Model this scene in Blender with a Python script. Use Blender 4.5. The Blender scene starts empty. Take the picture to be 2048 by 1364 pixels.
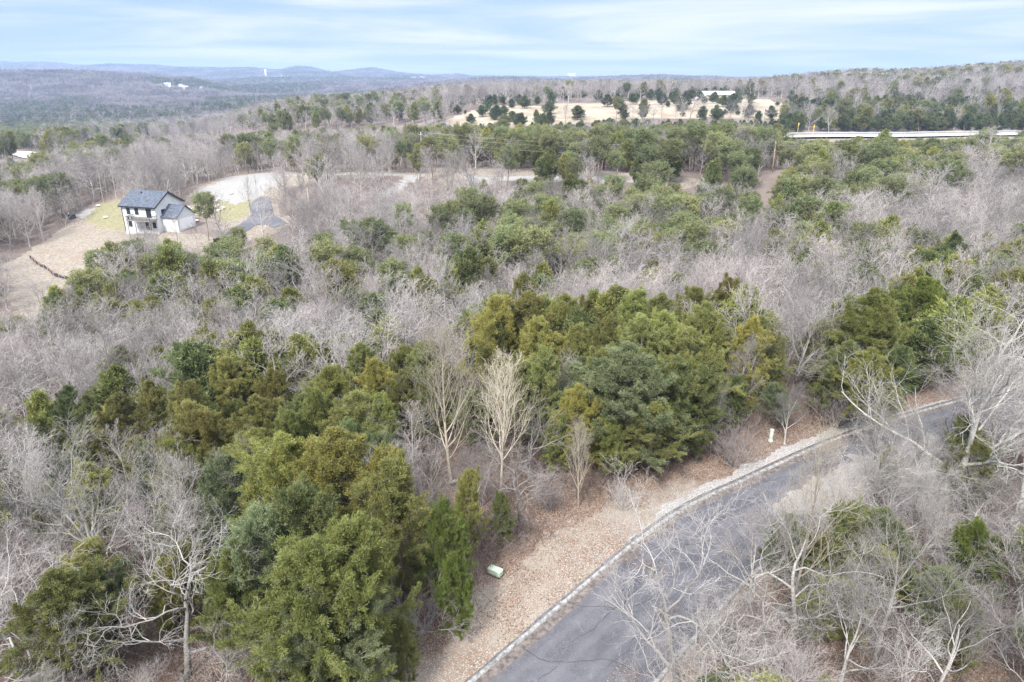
import bpy, bmesh, math, random
import numpy as np
from mathutils import Vector, Matrix
random.seed(7); np.random.seed(7)
S = bpy.context.scene
C = S.collection
R = math.radians
# ---------------------------------------------------------------- camera
CAMH = 28.0
PITCH = 21.28
cd = bpy.data.cameras.new('camera'); cam = bpy.data.objects.new('camera', cd); C.objects.link(cam)
cd.sensor_width = 36.0; cd.lens = 24.0; cd.clip_start = 0.5; cd.clip_end = 30000
cam.location = (0, 0, CAMH); cam.rotation_euler = (R(90 - PITCH), 0, 0)
S.camera = cam
# ---------------------------------------------------------------- sky, sun, exposure
SUN_EL, SUN_AZ = 48, 205      # azimuth clockwise from +Y (north)
W = bpy.data.worlds.new('World'); S.world = W; W.use_nodes = True
nt = W.node_tree; N = nt.nodes; L = nt.links
bg = N['Background']; bg.inputs[1].default_value = 0.15
sky = N.new('ShaderNodeTexSky'); sky.sky_type = 'NISHITA'; sky.sun_disc = False
sky.sun_elevation = R(SUN_EL); sky.sun_rotation = R(SUN_AZ); sky.air_density = 1.0; sky.dust_density = 0.6; sky.ozone_density = 2.0
tc = N.new('ShaderNodeTexCoord'); sp = N.new('ShaderNodeSeparateXYZ'); L.new(tc.outputs['Generated'], sp.inputs[0])
def wm(op, a, b=None, c=None):
    n = N.new('ShaderNodeMath'); n.operation = op
    for i, v in enumerate((a, b, c)):
        if v is None: continue
        if isinstance(v, (int, float)): n.inputs[i].default_value = v
        else: L.new(v, n.inputs[i])
    return n.outputs[0]
z_ = wm('ADD', wm('MAXIMUM', sp.outputs[2], 0.0), 0.055)
cx_ = wm('DIVIDE', sp.outputs[0], z_); cy_ = wm('DIVIDE', sp.outputs[1], z_)
cmb = N.new('ShaderNodeCombineXYZ'); L.new(cx_, cmb.inputs[0]); L.new(cy_, cmb.inputs[1])
def wnoise(scale, detail, rough, off, dist=0.0):
    mp = N.new('ShaderNodeMapping'); mp.inputs['Location'].default_value = off; mp.inputs['Scale'].default_value = (1, 1.3, 1)
    mp.inputs['Rotation'].default_value = (0, 0, R(25))
    L.new(cmb.outputs[0], mp.inputs[0])
    n = N.new('ShaderNodeTexNoise'); n.inputs['Scale'].default_value = scale; n.inputs['Detail'].default_value = detail
    n.inputs['Roughness'].default_value = rough; n.inputs['Distortion'].default_value = dist; L.new(mp.outputs[0], n.inputs[0]); return n.outputs[0]
n1 = wnoise(0.24, 7, 0.56, (3.1, 1.7, 0), 0.6); n2 = wnoise(0.09, 3, 0.5, (0.4, 8.2, 0), 0.3)
cl = wm('ADD', wm('MULTIPLY', n1, 0.6), wm('MULTIPLY', n2, 0.4))
mr = N.new('ShaderNodeMapRange'); mr.interpolation_type = 'SMOOTHSTEP'
mr.inputs['From Min'].default_value = 0.41; mr.inputs['From Max'].default_value = 0.60; L.new(cl, mr.inputs['Value'])
skb = N.new('ShaderNodeMixRGB'); skb.blend_type = 'MULTIPLY'; skb.inputs[0].default_value = 1.0
L.new(sky.outputs[0], skb.inputs[1]); skb.inputs[2].default_value = (0.50, 0.55, 0.66, 1)
blu = N.new('ShaderNodeMixRGB'); blu.inputs[0].default_value = .8; L.new(skb.outputs[0], blu.inputs[1]); blu.inputs[2].default_value = (1.65, 2.28, 3.5, 1)
mix = N.new('ShaderNodeMixRGB'); L.new(mr.outputs[0], mix.inputs[0]); L.new(blu.outputs[0], mix.inputs[1]); mix.inputs[2].default_value = (3.6, 3.75, 4.0, 1)
# a thin overcast is brightest overhead
zen = N.new('ShaderNodeMapRange'); zen.interpolation_type = 'SMOOTHSTEP'; zen.inputs['From Min'].default_value = 0.14; zen.inputs['From Max'].default_value = 0.75
zen.inputs['To Min'].default_value = 0.0; zen.inputs['To Max'].default_value = .9; L.new(sp.outputs[2], zen.inputs['Value'])
vm = N.new('ShaderNodeMixRGB'); L.new(zen.outputs[0], vm.inputs[0]); L.new(mix.outputs[0], vm.inputs[1]); vm.inputs[2].default_value = (10.0, 10.6, 11.7, 1); L.new(vm.outputs[0], bg.inputs[0])
sl = bpy.data.lights.new('sun', 'SUN'); so = bpy.data.objects.new('sun', sl); C.objects.link(so)
sl.energy = 3.6; sl.angle = R(10); sl.color = (1.0, 0.96, 0.9)
_d = Vector((math.sin(R(SUN_AZ)) * math.cos(R(SUN_EL)), math.cos(R(SUN_AZ)) * math.cos(R(SUN_EL)), math.sin(R(SUN_EL))))
so.rotation_euler = _d.to_track_quat('Z', 'Y').to_euler(); so.location = (0, 0, 60)
S.view_settings.view_transform = 'Standard'; S.view_settings.look = 'None'; S.view_settings.exposure = 0.9; S.view_settings.gamma = 1
S.cycles.max_bounces = 6; S.cycles.diffuse_bounces = 3; S.cycles.glossy_bounces = 1; S.cycles.transmission_bounces = 2
S.cycles.transparent_max_bounces = 4; S.cycles.volume_bounces = 0; S.cycles.use_denoising = True; S.cycles.denoiser = 'OPENIMAGEDENOISE'; S.cycles.denoising_prefilter = 'NONE'; S.cycles.denoising_input_passes = 'RGB_ALBEDO_NORMAL'; S.cycles.use_adaptive_sampling = False
S.cycles.adaptive_threshold = 0.02; S.cycles.caustics_reflective = False; S.cycles.caustics_refractive = False
# ---------------------------------------------------------------- terrain (a function of world x, y)
TA = np.array([-1.6, -0.75, -0.5, -0.25, 0.0, 0.25, 0.5, 0.75, 1.6])
TY = np.array([-60, 25, 45, 60, 85, 110, 135, 160, 200, 250, 290, 335, 400, 480, 560, 700, 900, 1400, 2200, 2900, 4300, 5600, 8500])
TZ = np.array([
 [-1, -1, -.5, 0, 0, 0, 0, 0, 0],
 [-2, -1, -.5, 0, 0, 0, 0, 0, 0],
 [-5, -4, -3, -1.5, 0, 0, 0, 0, 0],
 [-8, -8, -6.5, -5, -2, -1, 0, .5, 0],
 [-11, -11.5, -11, -10, -8, -6, -4, -2, 0],
 [-13, -13, -11.5, -10, -8, -7, -5, -3, 0],
 [-12, -12, -9, -8, -8.5, -8.5, -6, -4, 0],
 [-12, -10, -5.6, -5, -6.5, -6.5, -5, -3, 0],
 [-12, -10, -1.5, 1, 1, 2, 2, 2, 2],
 [-13, -12, -6, -2, -2, -3, -3, -3, 3],
 [-12, -11, -9, -4, -4, -6, -6, -6, 2],
 [-10, -10, -9, -4, -3, -2, -2, -1.5, 6],
 [-16, -14, -11, -4, 1, 1.5, 1.5, 2, 10],
 [-22, -20, -14, -3, 6.5, 8, 8, 7, 12],
 [-30, -28, -20, 0, 11, 11.5, 12, 14, 16],
 [-42, -38, -30, -4, 9, 10, 16, 30, 34],
 [-50, -45, -38, -12, 4, 6, 22, 34, 34],
 [-40, -38, -32, -24, -8, 0, 5, 10, 10],
 [8, 14, 6, -16, -10, -4, 0, 0, 0],
 [-20, -22, -18, -6, -6, -4, 0, 0, 0],
 [-26, -24, -12, 0, -6, -4, -6, 0, 0],
 [60, 92, 66, 62, 14, 8, 4, 0, 0],
 [0, 0, 0, 0, 0, 0, 0, 0, 0]], dtype=float)
# crest line of the far hills: tangent of bearing, height
FRA = 0.933 * np.array([-1.6, -0.76, -0.70, -0.64, -0.58, -0.50, -0.43, -0.38, -0.34, -0.31, -0.285, -0.265, -0.235, -0.205, -0.17, -0.12, -0.08, -0.06, 0, .3, 1.6])
FRZ = np.array([80, 122, 112, 84, 98, 84, 72, 66, 46, 74, 62, 30, 54, 78, 46, 14, 34, 10, 4, 0, 0.])
def hval(ix, iy, seed):
    ix = ix.astype(np.int64); iy = iy.astype(np.int64)
    n = (ix * 374761393 + iy * 668265263 + seed * 974711) & 0x7fffffff
    n = ((n ^ (n >> 13)) * 1274126177) & 0x7fffffff
    return ((n ^ (n >> 16)) & 0xffff) / 65535.0
def vnoise(x, y, seed=0):
    x = np.asarray(x, float); y = np.asarray(y, float)
    ix = np.floor(x); iy = np.floor(y); fx = x - ix; fy = y - iy
    fx = fx * fx * (3 - 2 * fx); fy = fy * fy * (3 - 2 * fy)
    a = hval(ix, iy, seed); b = hval(ix + 1, iy, seed); c = hval(ix, iy + 1, seed); d = hval(ix + 1, iy + 1, seed)
    return (a * (1 - fx) + b * fx) * (1 - fy) + (c * (1 - fx) + d * fx) * fy
KERB = np.array([[-52, -28], [-26.5, -1], [-2.0, 25.3], [9.9, 38.0], [17.6, 43.6], [27, 49.6], [37.3, 54.8], [50, 60.3], [66, 66.5], [90, 75], [140, 92]], float)
def resample(P, step):
    P = np.asarray(P, float)
    # Catmull-Rom through the points, then even spacing
    Q = []
    for i in range(len(P) - 1):
        p0 = P[max(i - 1, 0)]; p1 = P[i]; p2 = P[i + 1]; p3 = P[min(i + 2, len(P) - 1)]
        for t in np.linspace(0, 1, 24, endpoint=False):
            Q.append(0.5 * ((2 * p1) + (-p0 + p2) * t + (2 * p0 - 5 * p1 + 4 * p2 - p3) * t * t + (-p0 + 3 * p1 - 3 * p2 + p3) * t ** 3))
    Q.append(P[-1]); Q = np.array(Q)
    d = np.r_[0, np.cumsum(np.linalg.norm(np.diff(Q, axis=0), axis=1))]
    s = np.arange(0, d[-1], step)
    return np.stack([np.interp(s, d, Q[:, 0]), np.interp(s, d, Q[:, 1])], 1)
KL = resample(KERB, 1.0)
KT = np.gradient(KL, axis=0); KT /= np.linalg.norm(KT, axis=1)[:, None]
KN = np.stack([KT[:, 1], -KT[:, 0]], 1)            # to the right of travel = onto the road
ROADW = 6.6
def kerb_dist(x, y):
    """signed distance from the kerb line: positive on the road side"""
    x = np.atleast_1d(np.asarray(x, float)); y = np.atleast_1d(np.asarray(y, float))
    out = np.full(x.shape, 999.0)
    near = (y < 110) & (y > -40)
    if near.any():
        xs = x[near].ravel(); ys = y[near].ravel(); res = np.empty(xs.shape)
        for s in range(0, len(xs), 20000):
            dx = xs[s:s + 20000, None] - KL[None, :, 0]; dy = ys[s:s + 20000, None] - KL[None, :, 1]
            k = np.argmin(dx * dx + dy * dy, axis=1); ar = np.arange(len(k))
            res[s:s + 20000] = dx[ar, k] * KN[k, 0] + dy[ar, k] * KN[k, 1]
            far = np.hypot(dx[ar, k], dy[ar, k]) > 60
            res[s:s + 20000][far] = 999 * np.sign(res[s:s + 20000][far] + 1e-9)
        out[near] = res
    return out
def smooth(t): t = np.clip(t, 0, 1); return t * t * (3 - 2 * t)
def H(x, y, raw=False):
    x = np.atleast_1d(np.asarray(x, float)); y = np.atleast_1d(np.asarray(y, float))
    a = np.clip(x / np.maximum(y, 30.0), -1.59, 1.59); yy = np.clip(y, -59, 8499)
    j = np.clip(np.searchsorted(TY, yy) - 1, 0, len(TY) - 2); i = np.clip(np.searchsorted(TA, a) - 1, 0, len(TA) - 2)
    ty = smooth((yy - TY[j]) / (TY[j + 1] - TY[j])) * .5 + .5 * (yy - TY[j]) / (TY[j + 1] - TY[j]); tx = smooth((a - TA[i]) / (TA[i + 1] - TA[i]))
    z = (TZ[j, i] * (1 - tx) + TZ[j, i + 1] * tx) * (1 - ty) + (TZ[j + 1, i] * (1 - tx) + TZ[j + 1, i + 1] * tx) * ty
    fr = np.interp(a, FRA, FRZ)
    wf = np.exp(-((yy - 5600) / 520.0) ** 2); z = z * (1 - wf) + (fr + 14 * (vnoise(x / 150, y / 150, 4) - .5) + 22 * (vnoise(x / 420, y / 420, 5) - .5) * (a < -.05)) * wf
    amp = np.clip(np.abs(y) / 500.0, .12, 3.0)
    z = z + amp * 1.6 * (vnoise(x / 37, y / 37, 1) - .5) + amp * 2.6 * (vnoise(x / 140, y / 140, 2) - .5) * (np.abs(y) > 90)
    z = z + 56 * (vnoise(x / 620, y / 520, 6) - .5) * smooth((yy - 1300) / 900) * smooth((5200 - yy) / 700)
    if raw: return z
    kd = kerb_dist(x, y)
    # the road bed and verge lie level
    wr = smooth(1 - np.maximum(-kd - 3.0, 0) / 7.0) * smooth(1 - np.maximum(kd - ROADW - 1.5, 0) / 5.0)
    wr = np.where(np.abs(kd) > 100, 0, wr)
    return z * (1 - wr) + wr * (-0.10 * smooth(1 - np.maximum(-kd - .2, 0) / .4) * smooth(1 - np.maximum(kd - ROADW - .1, 0) / .4) + 0.0)
def H1(x, y): return float(H(x, y)[0])
def inpoly(x, y, P):
    x = np.asarray(x, float); y = np.asarray(y, float); r = np.zeros(x.shape, bool); n = len(P)
    for i in range(n):
        x0, y0 = P[i]; x1, y1 = P[(i + 1) % n]
        if y0 == y1: continue
        c = ((y0 > y) != (y1 > y)) & (x < (x1 - x0) * (y - y0) / (y1 - y0) + x0); r ^= c
    return r

# ---------------------------------------------------------------- the place, in metres
SP_A = (-1.0, 1.0, 41); SP_Y0 = 10.0; SP_K = 1.075
SPECIES = """44444446788999887655666666666554444444444
44444445688999887655666666666544444444444
44444445678899988765666666666544444444444
44444444578899988765666666665544444444444
44444444568899988765666666665544444444444
44444444567899988765666666665444444444444
44444444467899988765666666665444444444444
44444444457889988765666666665444444444444
44444444456889988765666666665444444444444
44444444446889998765666666655444444444444
44444444446789998765666666654444444444444
44444444445789998765666666654444444554444
44444444445789998765666666654433334444444
44444344445688987655566666643333334444444
32223334444688875444566666643333334445555
22222334444799875433466666543333334455555
22222334455799986433467876666433334455555
22212334445789986433467888876433334455555
11111234445689875333567889987422233455555
11111234455678875433578888997422222455555
22222335677899865334688899997422222344444
22222356888998765456788999997433333222222
22222356888988776667788899997555554222222
22222356677877676776666679997456664222222
22222345566766666654566789996357775333333
11111223334444555532589877652135665444444
00000011112333444321476543310035565555555
00000000111222343211364311000024565555555
00000000111122332111343100000024565555555
00000000111223322110221000000023555555555
11111111112233322110000000000023454444444
33333334444443322110000000000023433333333
44444445554443322111111100011223322222222
22222234455444333332212222223333211111100
11111124555444433333333334334432100000000
11111122222334333334444444445432000000000
11111111112222222334555555555542000000000
11111111111111112233566665555542100000000
11111111001100011123466666666543210000000
11111110000000011112456666666544322222222
11111111000001111223456777666655444444555
11111111000001222345567766666666666666666
11111111010001223456667766666677777777777
11111121110001223456666766666677666677777
22222221110001223456666766666666666666667
22222222110001223456666766666677766666777
33334443210001223455666766666677777777777
55555554320002333455666666666777777777888
66666665420012333445666656777899999999999
66666665421012333445566655677899999999999
66666666431112333445556655567889999999999
66666666431112334445556654567889999999998
67666666531112334444445544456678888888877
67776666531112334443334433334455666666666
77777776531112344432333332233334444444544
66666676531112333322222222222223333333333
66677776531112333221222222222223333333333
66666776531112333221222222222223333333333
66666676531112333211222222222223333333333
77776676531112333221222222222223333333333
77777776541112333221222222222223333333333
77777776531112333211222222222223333333333
77777776531112333221222222222223333333333
77777776531112333211222222222223333333333
66665665431112333221222222222223333333333
55444444431112333221222222222223333333333
44443333331112333221222222222223333333333
22333323321112333221222222222223333333333
22222222322112333221222222222223333333333
22222222222212333211222222222223333333333
22222222222222332211222222222223333333333
22222222222222332111222222222223333333333
22222222223222332111222222222223333333333
22222222223322332111222222222223333333333
22222222223322332111222222222223333333333
22222222223323322111222222222223333333333
22222222223323322111222222222223333333333
22222222223323322111222222222223333333333"""
HCAP = [
 [60,60,60,60,60,60,60,60,60,60,60,60,60,60,60,60,60,60,60,60,60,60,60,60,60,60,60,60,60,60,60,60,60,60,60,60,60,60,60,60,60],
 [60,60,60,60,60,60,60,60,60,60,60,60,60,60,60,60,60,60,60,60,60,60,60,60,60,60,60,60,60,60,60,60,60,60,60,60,60,60,60,60,60],
 [60,60,60,60,60,60,60,60,60,60,60,60,60,60,60,60,60,60,60,60,60,60,60,60,60,60,60,60,60,60,60,60,60,60,60,60,60,60,60,60,60],
 [60,60,60,60,60,60,60,60,60,60,60,60,60,60,60,60,60,60,60,60,60,60,60,60,60,60,60,60,60,60,60,60,60,60,60,60,60,60,60,60,60],
 [60,60,60,60,60,60,60,60,60,60,60,60,60,60,60,60,60,60,60,60,60,60,60,60,60,60,60,60,60,60,60,60,60,60,60,60,60,60,60,60,60],
 [60,60,60,60,60,60,60,60,60,60,60,60,60,60,60,60,60,60,60,60,60,60,60,60,60,60,60,60,60,60,60,60,60,60,60,60,60,60,60,60,60],
 [60,60,60,60,60,60,60,60,60,60,60,60,60,60,60,60,60,60,60,60,60,60,60,60,60,60,60,60,60,60,60,60,60,60,60,60,60,60,60,60,60],
 [60,60,60,60,60,60,60,60,60,60,60,60,60,60,60,60,60,60,60,60,60,60,60,60,60,60,60,60,60,60,60,60,60,60,60,60,60,60,60,60,60],
 [60,60,60,60,60,60,60,60,60,60,60,60,60,60,60,60,60,60,60,60,60,60,60,60,60,60,60,60,60,60,60,60,60,60,60,60,60,60,60,60,60],
 [60,60,60,60,60,60,60,60,60,60,60,60,60,60,60,60,60,60,60,60,60,60,60,60,60,60,60,60,60,60,60,60,60,60,60,60,60,60,60,60,60],
 [60,60,60,60,60,60,60,60,60,60,60,60,60,60,60,60,60,60,60,60,60,60,60,60,60,60,60,60,60,60,60,60,60,60,60,60,60,60,60,60,60],
 [60,60,60,60,60,60,60,60,60,60,60,60,60,60,60,60,60,60,60,60,60,60,60,60,60,60,60,60,60,60,60,60,60,60,60,60,60,60,60,60,60],
 [60,60,60,60,60,60,60,60,60,60,60,60,60,60,60,60,60,60,60,60,60,60,60,60,60,60,60,60,60,60,60,60,60,60,60,60,60,60,60,60,60],
 [60,60,60,60,60,60,60,60,60,60,60,60,60,60,60,60,60,60,60,60,60,60,60,60,60,60,60,60,60,60,60,60,60,60,60,60,60,60,60,60,60],
 [60,60,60,60,60,60,60,60,60,60,60,60,60,60,60,60,60,60,60,60,60,60,60,60,60,60,60,60,60,60,60,60,60,60,60,60,60,60,60,60,60],
 [60,60,60,60,60,60,60,60,60,60,60,60,60,60,60,60,60,60,60,60,60,60,60,60,60,60,60,60,60,60,60,60,60,60,60,60,60,60,60,60,60],
 [60,60,60,60,60,60,60,60,60,60,60,60,60,60,60,60,60,60,60,60,60,60,60,60,60,60,60,60,60,60,60,60,60,60,60,60,60,60,60,60,60],
 [60,60,60,60,60,60,60,60,60,60,60,60,60,60,60,60,60,60,60,60,60,60,60,60,60,60,60,60,60,60,60,60,60,60,60,60,60,60,60,60,60],
 [60,60,60,60,60,60,60,60,60,60,60,60,60,60,60,60,60,60,60,60,60,60,60,60,60,60,60,60,60,60,60,60,60,60,60,60,60,60,60,60,60],
 [60,60,60,60,60,60,60,60,60,60,60,60,60,60,60,60,60,60,60,60,60,60,60,60,60,60,60,60,60,60,60,60,60,60,60,60,60,60,60,60,60],
 [60,60,60,60,60,60,60,60,60,60,60,60,60,60,60,60,60,60,60,60,60,60,60,60,60,60,60,60,60,60,60,60,60,60,60,60,60,60,60,60,60],
 [60,60,60,60,60,60,60,60,60,60,60,60,60,60,60,60,60,60,60,60,60,60,60,60,60,60,60,60,60,60,60,60,60,60,60,60,60,60,60,60,60],
 [60,60,60,60,60,60,60,60,60,60,60,60,60,60,60,60,60,60,60,60,60,60,60,60,60,60,60,60,60,60,60,60,60,60,60,60,60,60,60,60,60],
 [60,60,60,60,60,60,60,60,60,60,60,60,60,60,60,60,60,60,60,60,60,60,60,60,60,60,60,60,60,60,60,60,60,60,60,60,60,60,60,60,60],
 [60,60,60,60,60,60,60,60,60,60,60,60,60,60,60,60,60,60,60,60,60,60,60,60,60,60,60,60,60,60,60,60,60,60,60,60,60,60,60,60,60],
 [29,29,29,29,29,37,40,45,44,43,41,41,41,49,49,49,48,47,44,43,43,43,42,42,41,40,40,60,60,60,60,60,60,60,60,60,60,60,60,60,60],
 [27,27,27,27,27,33,38,42,43,43,40,40,40,49,49,49,49,47,45,44,44,44,43,42,41,40,40,60,60,60,60,60,60,60,60,60,60,60,60,60,60],
 [25,25,25,25,25,30,37,40,43,43,40,40,40,49,50,50,49,48,46,45,45,45,44,43,42,41,40,60,60,60,60,60,60,60,60,60,60,60,60,60,60],
 [23,23,23,23,23,27,35,39,43,43,40,39,40,49,51,51,51,49,47,47,47,46,45,44,43,42,41,60,60,60,60,60,60,60,60,60,60,60,60,60,60],
 [20,20,20,20,20,23,33,37,43,43,40,39,40,48,51,52,51,50,48,48,48,48,47,45,44,43,42,60,60,60,60,60,60,60,60,60,60,60,60,60,60],
 [17,17,17,17,17,17,30,35,42,41,38,37,38,45,50,51,51,50,47,47,48,47,46,44,43,42,41,60,60,60,60,60,60,60,60,60,60,60,60,60,60],
 [13,13,13,13,13,13,26,31,40,39,35,34,35,40,49,49,49,48,46,45,46,46,45,43,42,41,40,60,60,60,60,60,60,60,60,60,60,60,60,60,60],
 [9,9,9,9,9,9,23,28,37,36,33,31,32,34,46,47,47,46,44,44,44,44,43,42,40,39,39,60,60,60,60,60,60,60,60,60,60,60,60,60,60],
 [5,5,5,5,5,5,18,24,35,33,30,27,28,29,44,45,45,44,41,41,42,42,41,40,39,38,37,60,60,60,60,60,60,60,60,60,60,60,60,60,60],
 [60,60,60,60,60,60,10,18,28,28,26,22,23,25,41,42,42,41,39,39,40,40,39,38,37,36,35,60,60,60,60,60,60,60,60,60,60,60,60,60,60],
 [60,60,60,60,60,60,60,11,19,22,21,16,17,19,36,38,38,38,36,37,38,38,37,37,36,35,34,60,60,60,60,60,60,60,60,60,60,60,60,60,60],
 [50,50,50,50,50,50,49,4,11,17,15,10,11,13,32,34,34,35,33,34,36,36,35,35,34,33,32,55,50,46,45,45,44,43,42,41,41,41,41,40,40],
 [46,46,46,46,47,46,45,52,2,10,9,3,4,6,27,29,29,30,28,30,31,32,31,30,30,29,28,53,47,43,42,42,41,40,39,39,39,39,39,38,38],
 [42,42,42,42,42,42,41,47,45,3,2,44,44,44,20,23,23,24,23,24,26,26,26,25,24,23,23,50,43,40,40,39,38,37,36,36,36,36,36,36,35],
 [39,39,39,39,39,39,37,44,42,40,39,40,40,40,14,16,17,18,17,18,20,20,20,19,18,17,16,46,37,36,35,35,34,33,33,33,33,33,33,32,32],
 [36,36,36,36,36,36,34,41,38,35,34,34,34,34,5,8,9,9,7,9,11,11,10,9,8,6,7,38,29,28,28,28,27,27,27,27,27,27,27,27,27],
 [33,33,33,33,33,33,30,37,33,30,29,29,28,28,27,28,29,29,30,30,1,1,31,31,31,31,31,30,21,20,20,20,20,20,21,21,21,21,21,21,21],
 [31,31,31,30,30,30,28,35,31,27,27,27,26,25,25,25,26,27,27,27,27,27,28,29,28,28,28,27,17,17,17,17,17,18,18,18,18,18,18,18,18],
 [28,28,28,29,29,28,26,35,31,28,27,27,27,26,25,25,26,27,28,27,27,27,28,29,29,29,29,28,18,17,17,17,18,18,18,19,19,19,18,18,18],
 [26,26,26,26,26,26,24,34,32,29,28,28,27,26,25,25,26,27,28,27,27,27,29,31,31,31,31,30,19,18,18,18,18,19,20,20,20,20,20,19,18],
 [22,22,22,22,22,22,20,30,30,28,28,28,27,25,24,24,25,26,26,26,26,27,29,31,31,31,31,31,18,18,18,17,18,19,20,20,20,20,19,18,17],
 [17,17,17,17,17,16,15,23,28,28,28,28,27,25,23,23,24,25,26,25,25,26,28,31,32,32,32,31,18,17,18,18,18,19,19,20,20,19,18,17,17],
 [12,12,12,12,11,11,10,15,25,25,26,26,24,22,21,21,22,23,24,23,23,24,26,28,29,29,29,29,14,14,15,14,14,15,15,15,15,15,15,14,14],
 [6,5,5,5,5,5,4,6,22,22,23,23,21,19,18,18,19,19,19,19,19,20,21,23,22,22,22,22,6,6,6,5,5,6,6,6,7,6,6,5,4],
 [0,1,1,1,0,0,60,60,18,19,20,20,18,16,15,15,16,16,15,14,14,15,17,18,17,16,16,15,60,60,60,60,60,60,60,60,60,60,60,60,60],
 [60,60,60,60,60,60,60,60,16,16,17,17,15,13,12,11,11,11,11,8,6,8,10,11,10,9,8,8,60,60,60,60,60,60,60,60,60,60,60,60,60],
 [60,60,60,60,60,60,60,60,14,14,15,15,12,9,7,7,7,6,5,1,60,60,1,4,3,2,2,3,60,60,60,60,60,60,60,60,60,60,60,60,60],
 [60,60,60,60,60,60,60,60,11,11,12,11,9,7,4,3,4,1,60,60,60,60,60,60,60,60,60,60,60,60,60,60,60,60,60,60,60,60,60,60,60],
 [60,60,60,60,60,60,60,60,10,8,10,9,5,1,60,60,60,60,60,60,60,60,60,60,60,60,60,60,60,60,60,60,60,60,60,60,60,60,60,60,60],
 [60,60,60,60,60,60,60,60,8,6,7,7,2,60,60,60,60,60,60,60,60,60,60,60,60,60,60,60,60,60,60,60,60,60,60,60,60,60,60,60,60],
 [60,60,60,60,60,60,60,60,10,7,8,6,60,60,60,60,60,60,60,60,60,60,60,60,60,60,60,60,60,60,60,60,60,60,60,60,60,60,60,60,60],
 [60,60,60,60,60,60,60,60,60,60,60,60,60,60,60,60,60,60,60,60,60,60,60,60,60,60,60,60,60,60,60,60,60,60,60,60,60,60,60,60,60],
 [60,60,60,60,60,60,60,60,60,60,60,60,60,60,60,60,60,60,60,60,60,60,60,60,60,60,60,60,60,60,60,60,60,60,60,60,60,60,60,60,60],
 [60,60,60,60,60,60,60,60,60,60,60,60,60,60,60,60,60,60,60,60,60,60,60,60,60,60,60,60,60,60,60,60,60,60,60,60,60,60,60,60,60],
 [60,60,60,60,60,60,60,60,60,60,60,60,60,60,60,60,60,60,60,60,60,60,60,60,60,60,60,60,60,60,60,60,60,60,60,60,60,60,60,60,60],
 [60,60,60,60,60,60,60,60,60,60,60,60,60,60,60,60,60,60,60,60,60,60,60,60,60,60,60,60,60,60,60,60,60,60,60,60,60,60,60,60,60],
 [60,60,60,60,60,60,60,60,60,60,60,60,60,60,60,60,60,60,60,60,60,60,60,60,60,60,60,60,60,60,60,60,60,60,60,60,60,60,60,60,60],
 [60,60,60,60,60,60,60,60,60,60,60,60,60,60,60,60,60,60,60,60,60,60,60,60,60,60,60,60,60,60,60,60,60,60,60,60,60,60,60,60,60],
 [60,60,60,60,60,60,60,60,60,60,60,60,60,60,60,60,60,60,60,60,60,60,60,60,60,60,60,60,60,60,60,60,60,60,60,60,60,60,60,60,60],
 [60,60,60,60,60,60,60,60,60,60,60,60,60,60,60,60,60,60,60,60,60,60,60,60,60,60,60,60,60,60,60,60,60,60,60,60,60,60,60,60,60],
 [60,60,60,60,60,60,60,60,60,60,60,60,60,60,60,60,60,60,60,60,60,60,60,60,60,60,60,60,60,60,60,60,60,60,60,60,60,60,60,60,60],
 [60,60,60,60,60,60,60,60,60,60,60,60,60,60,60,60,60,60,60,60,60,60,60,60,60,60,60,60,60,60,60,60,60,60,60,60,60,60,60,60,60],
 [60,60,60,60,60,60,60,60,60,60,60,60,60,60,60,60,60,60,60,60,60,60,60,60,60,60,60,60,60,60,60,60,60,60,60,60,60,60,60,60,60],
 [60,60,60,60,60,60,60,60,60,60,60,60,60,60,60,60,60,60,60,60,60,60,60,60,60,60,60,60,60,60,60,60,60,60,60,60,60,60,60,60,60],
 [60,60,60,60,60,60,60,60,60,60,60,60,60,60,60,60,60,60,60,60,60,60,60,60,60,60,60,60,60,60,60,60,60,60,60,60,60,60,60,60,60],
 [60,60,60,60,60,60,60,60,60,60,60,60,60,60,60,60,60,60,60,60,60,60,60,60,60,60,60,60,60,60,60,60,60,60,60,60,60,60,60,60,60],
 [60,60,60,60,60,60,60,60,60,60,60,60,60,60,60,60,60,60,60,60,60,60,60,60,60,60,60,60,60,60,60,60,60,60,60,60,60,60,60,60,60],
 [60,60,60,60,60,60,60,60,60,60,60,60,60,60,60,60,60,60,60,60,60,60,60,60,60,60,60,60,60,60,60,60,60,60,60,60,60,60,60,60,60],
 [60,60,60,60,60,60,60,60,60,60,60,60,60,60,60,60,60,60,60,60,60,60,60,60,60,60,60,60,60,60,60,60,60,60,60,60,60,60,60,60,60],
 [60,60,60,60,60,60,60,60,60,60,60,60,60,60,60,60,60,60,60,60,60,60,60,60,60,60,60,60,60,60,60,60,60,60,60,60,60,60,60,60,60],
 [60,60,60,60,60,60,60,60,60,60,60,60,60,60,60,60,60,60,60,60,60,60,60,60,60,60,60,60,60,60,60,60,60,60,60,60,60,60,60,60,60],
 [60,60,60,60,60,60,60,60,60,60,60,60,60,60,60,60,60,60,60,60,60,60,60,60,60,60,60,60,60,60,60,60,60,60,60,60,60,60,60,60,60],
 [60,60,60,60,60,60,60,60,60,60,60,60,60,60,60,60,60,60,60,60,60,60,60,60,60,60,60,60,60,60,60,60,60,60,60,60,60,60,60,60,60],
]
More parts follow.
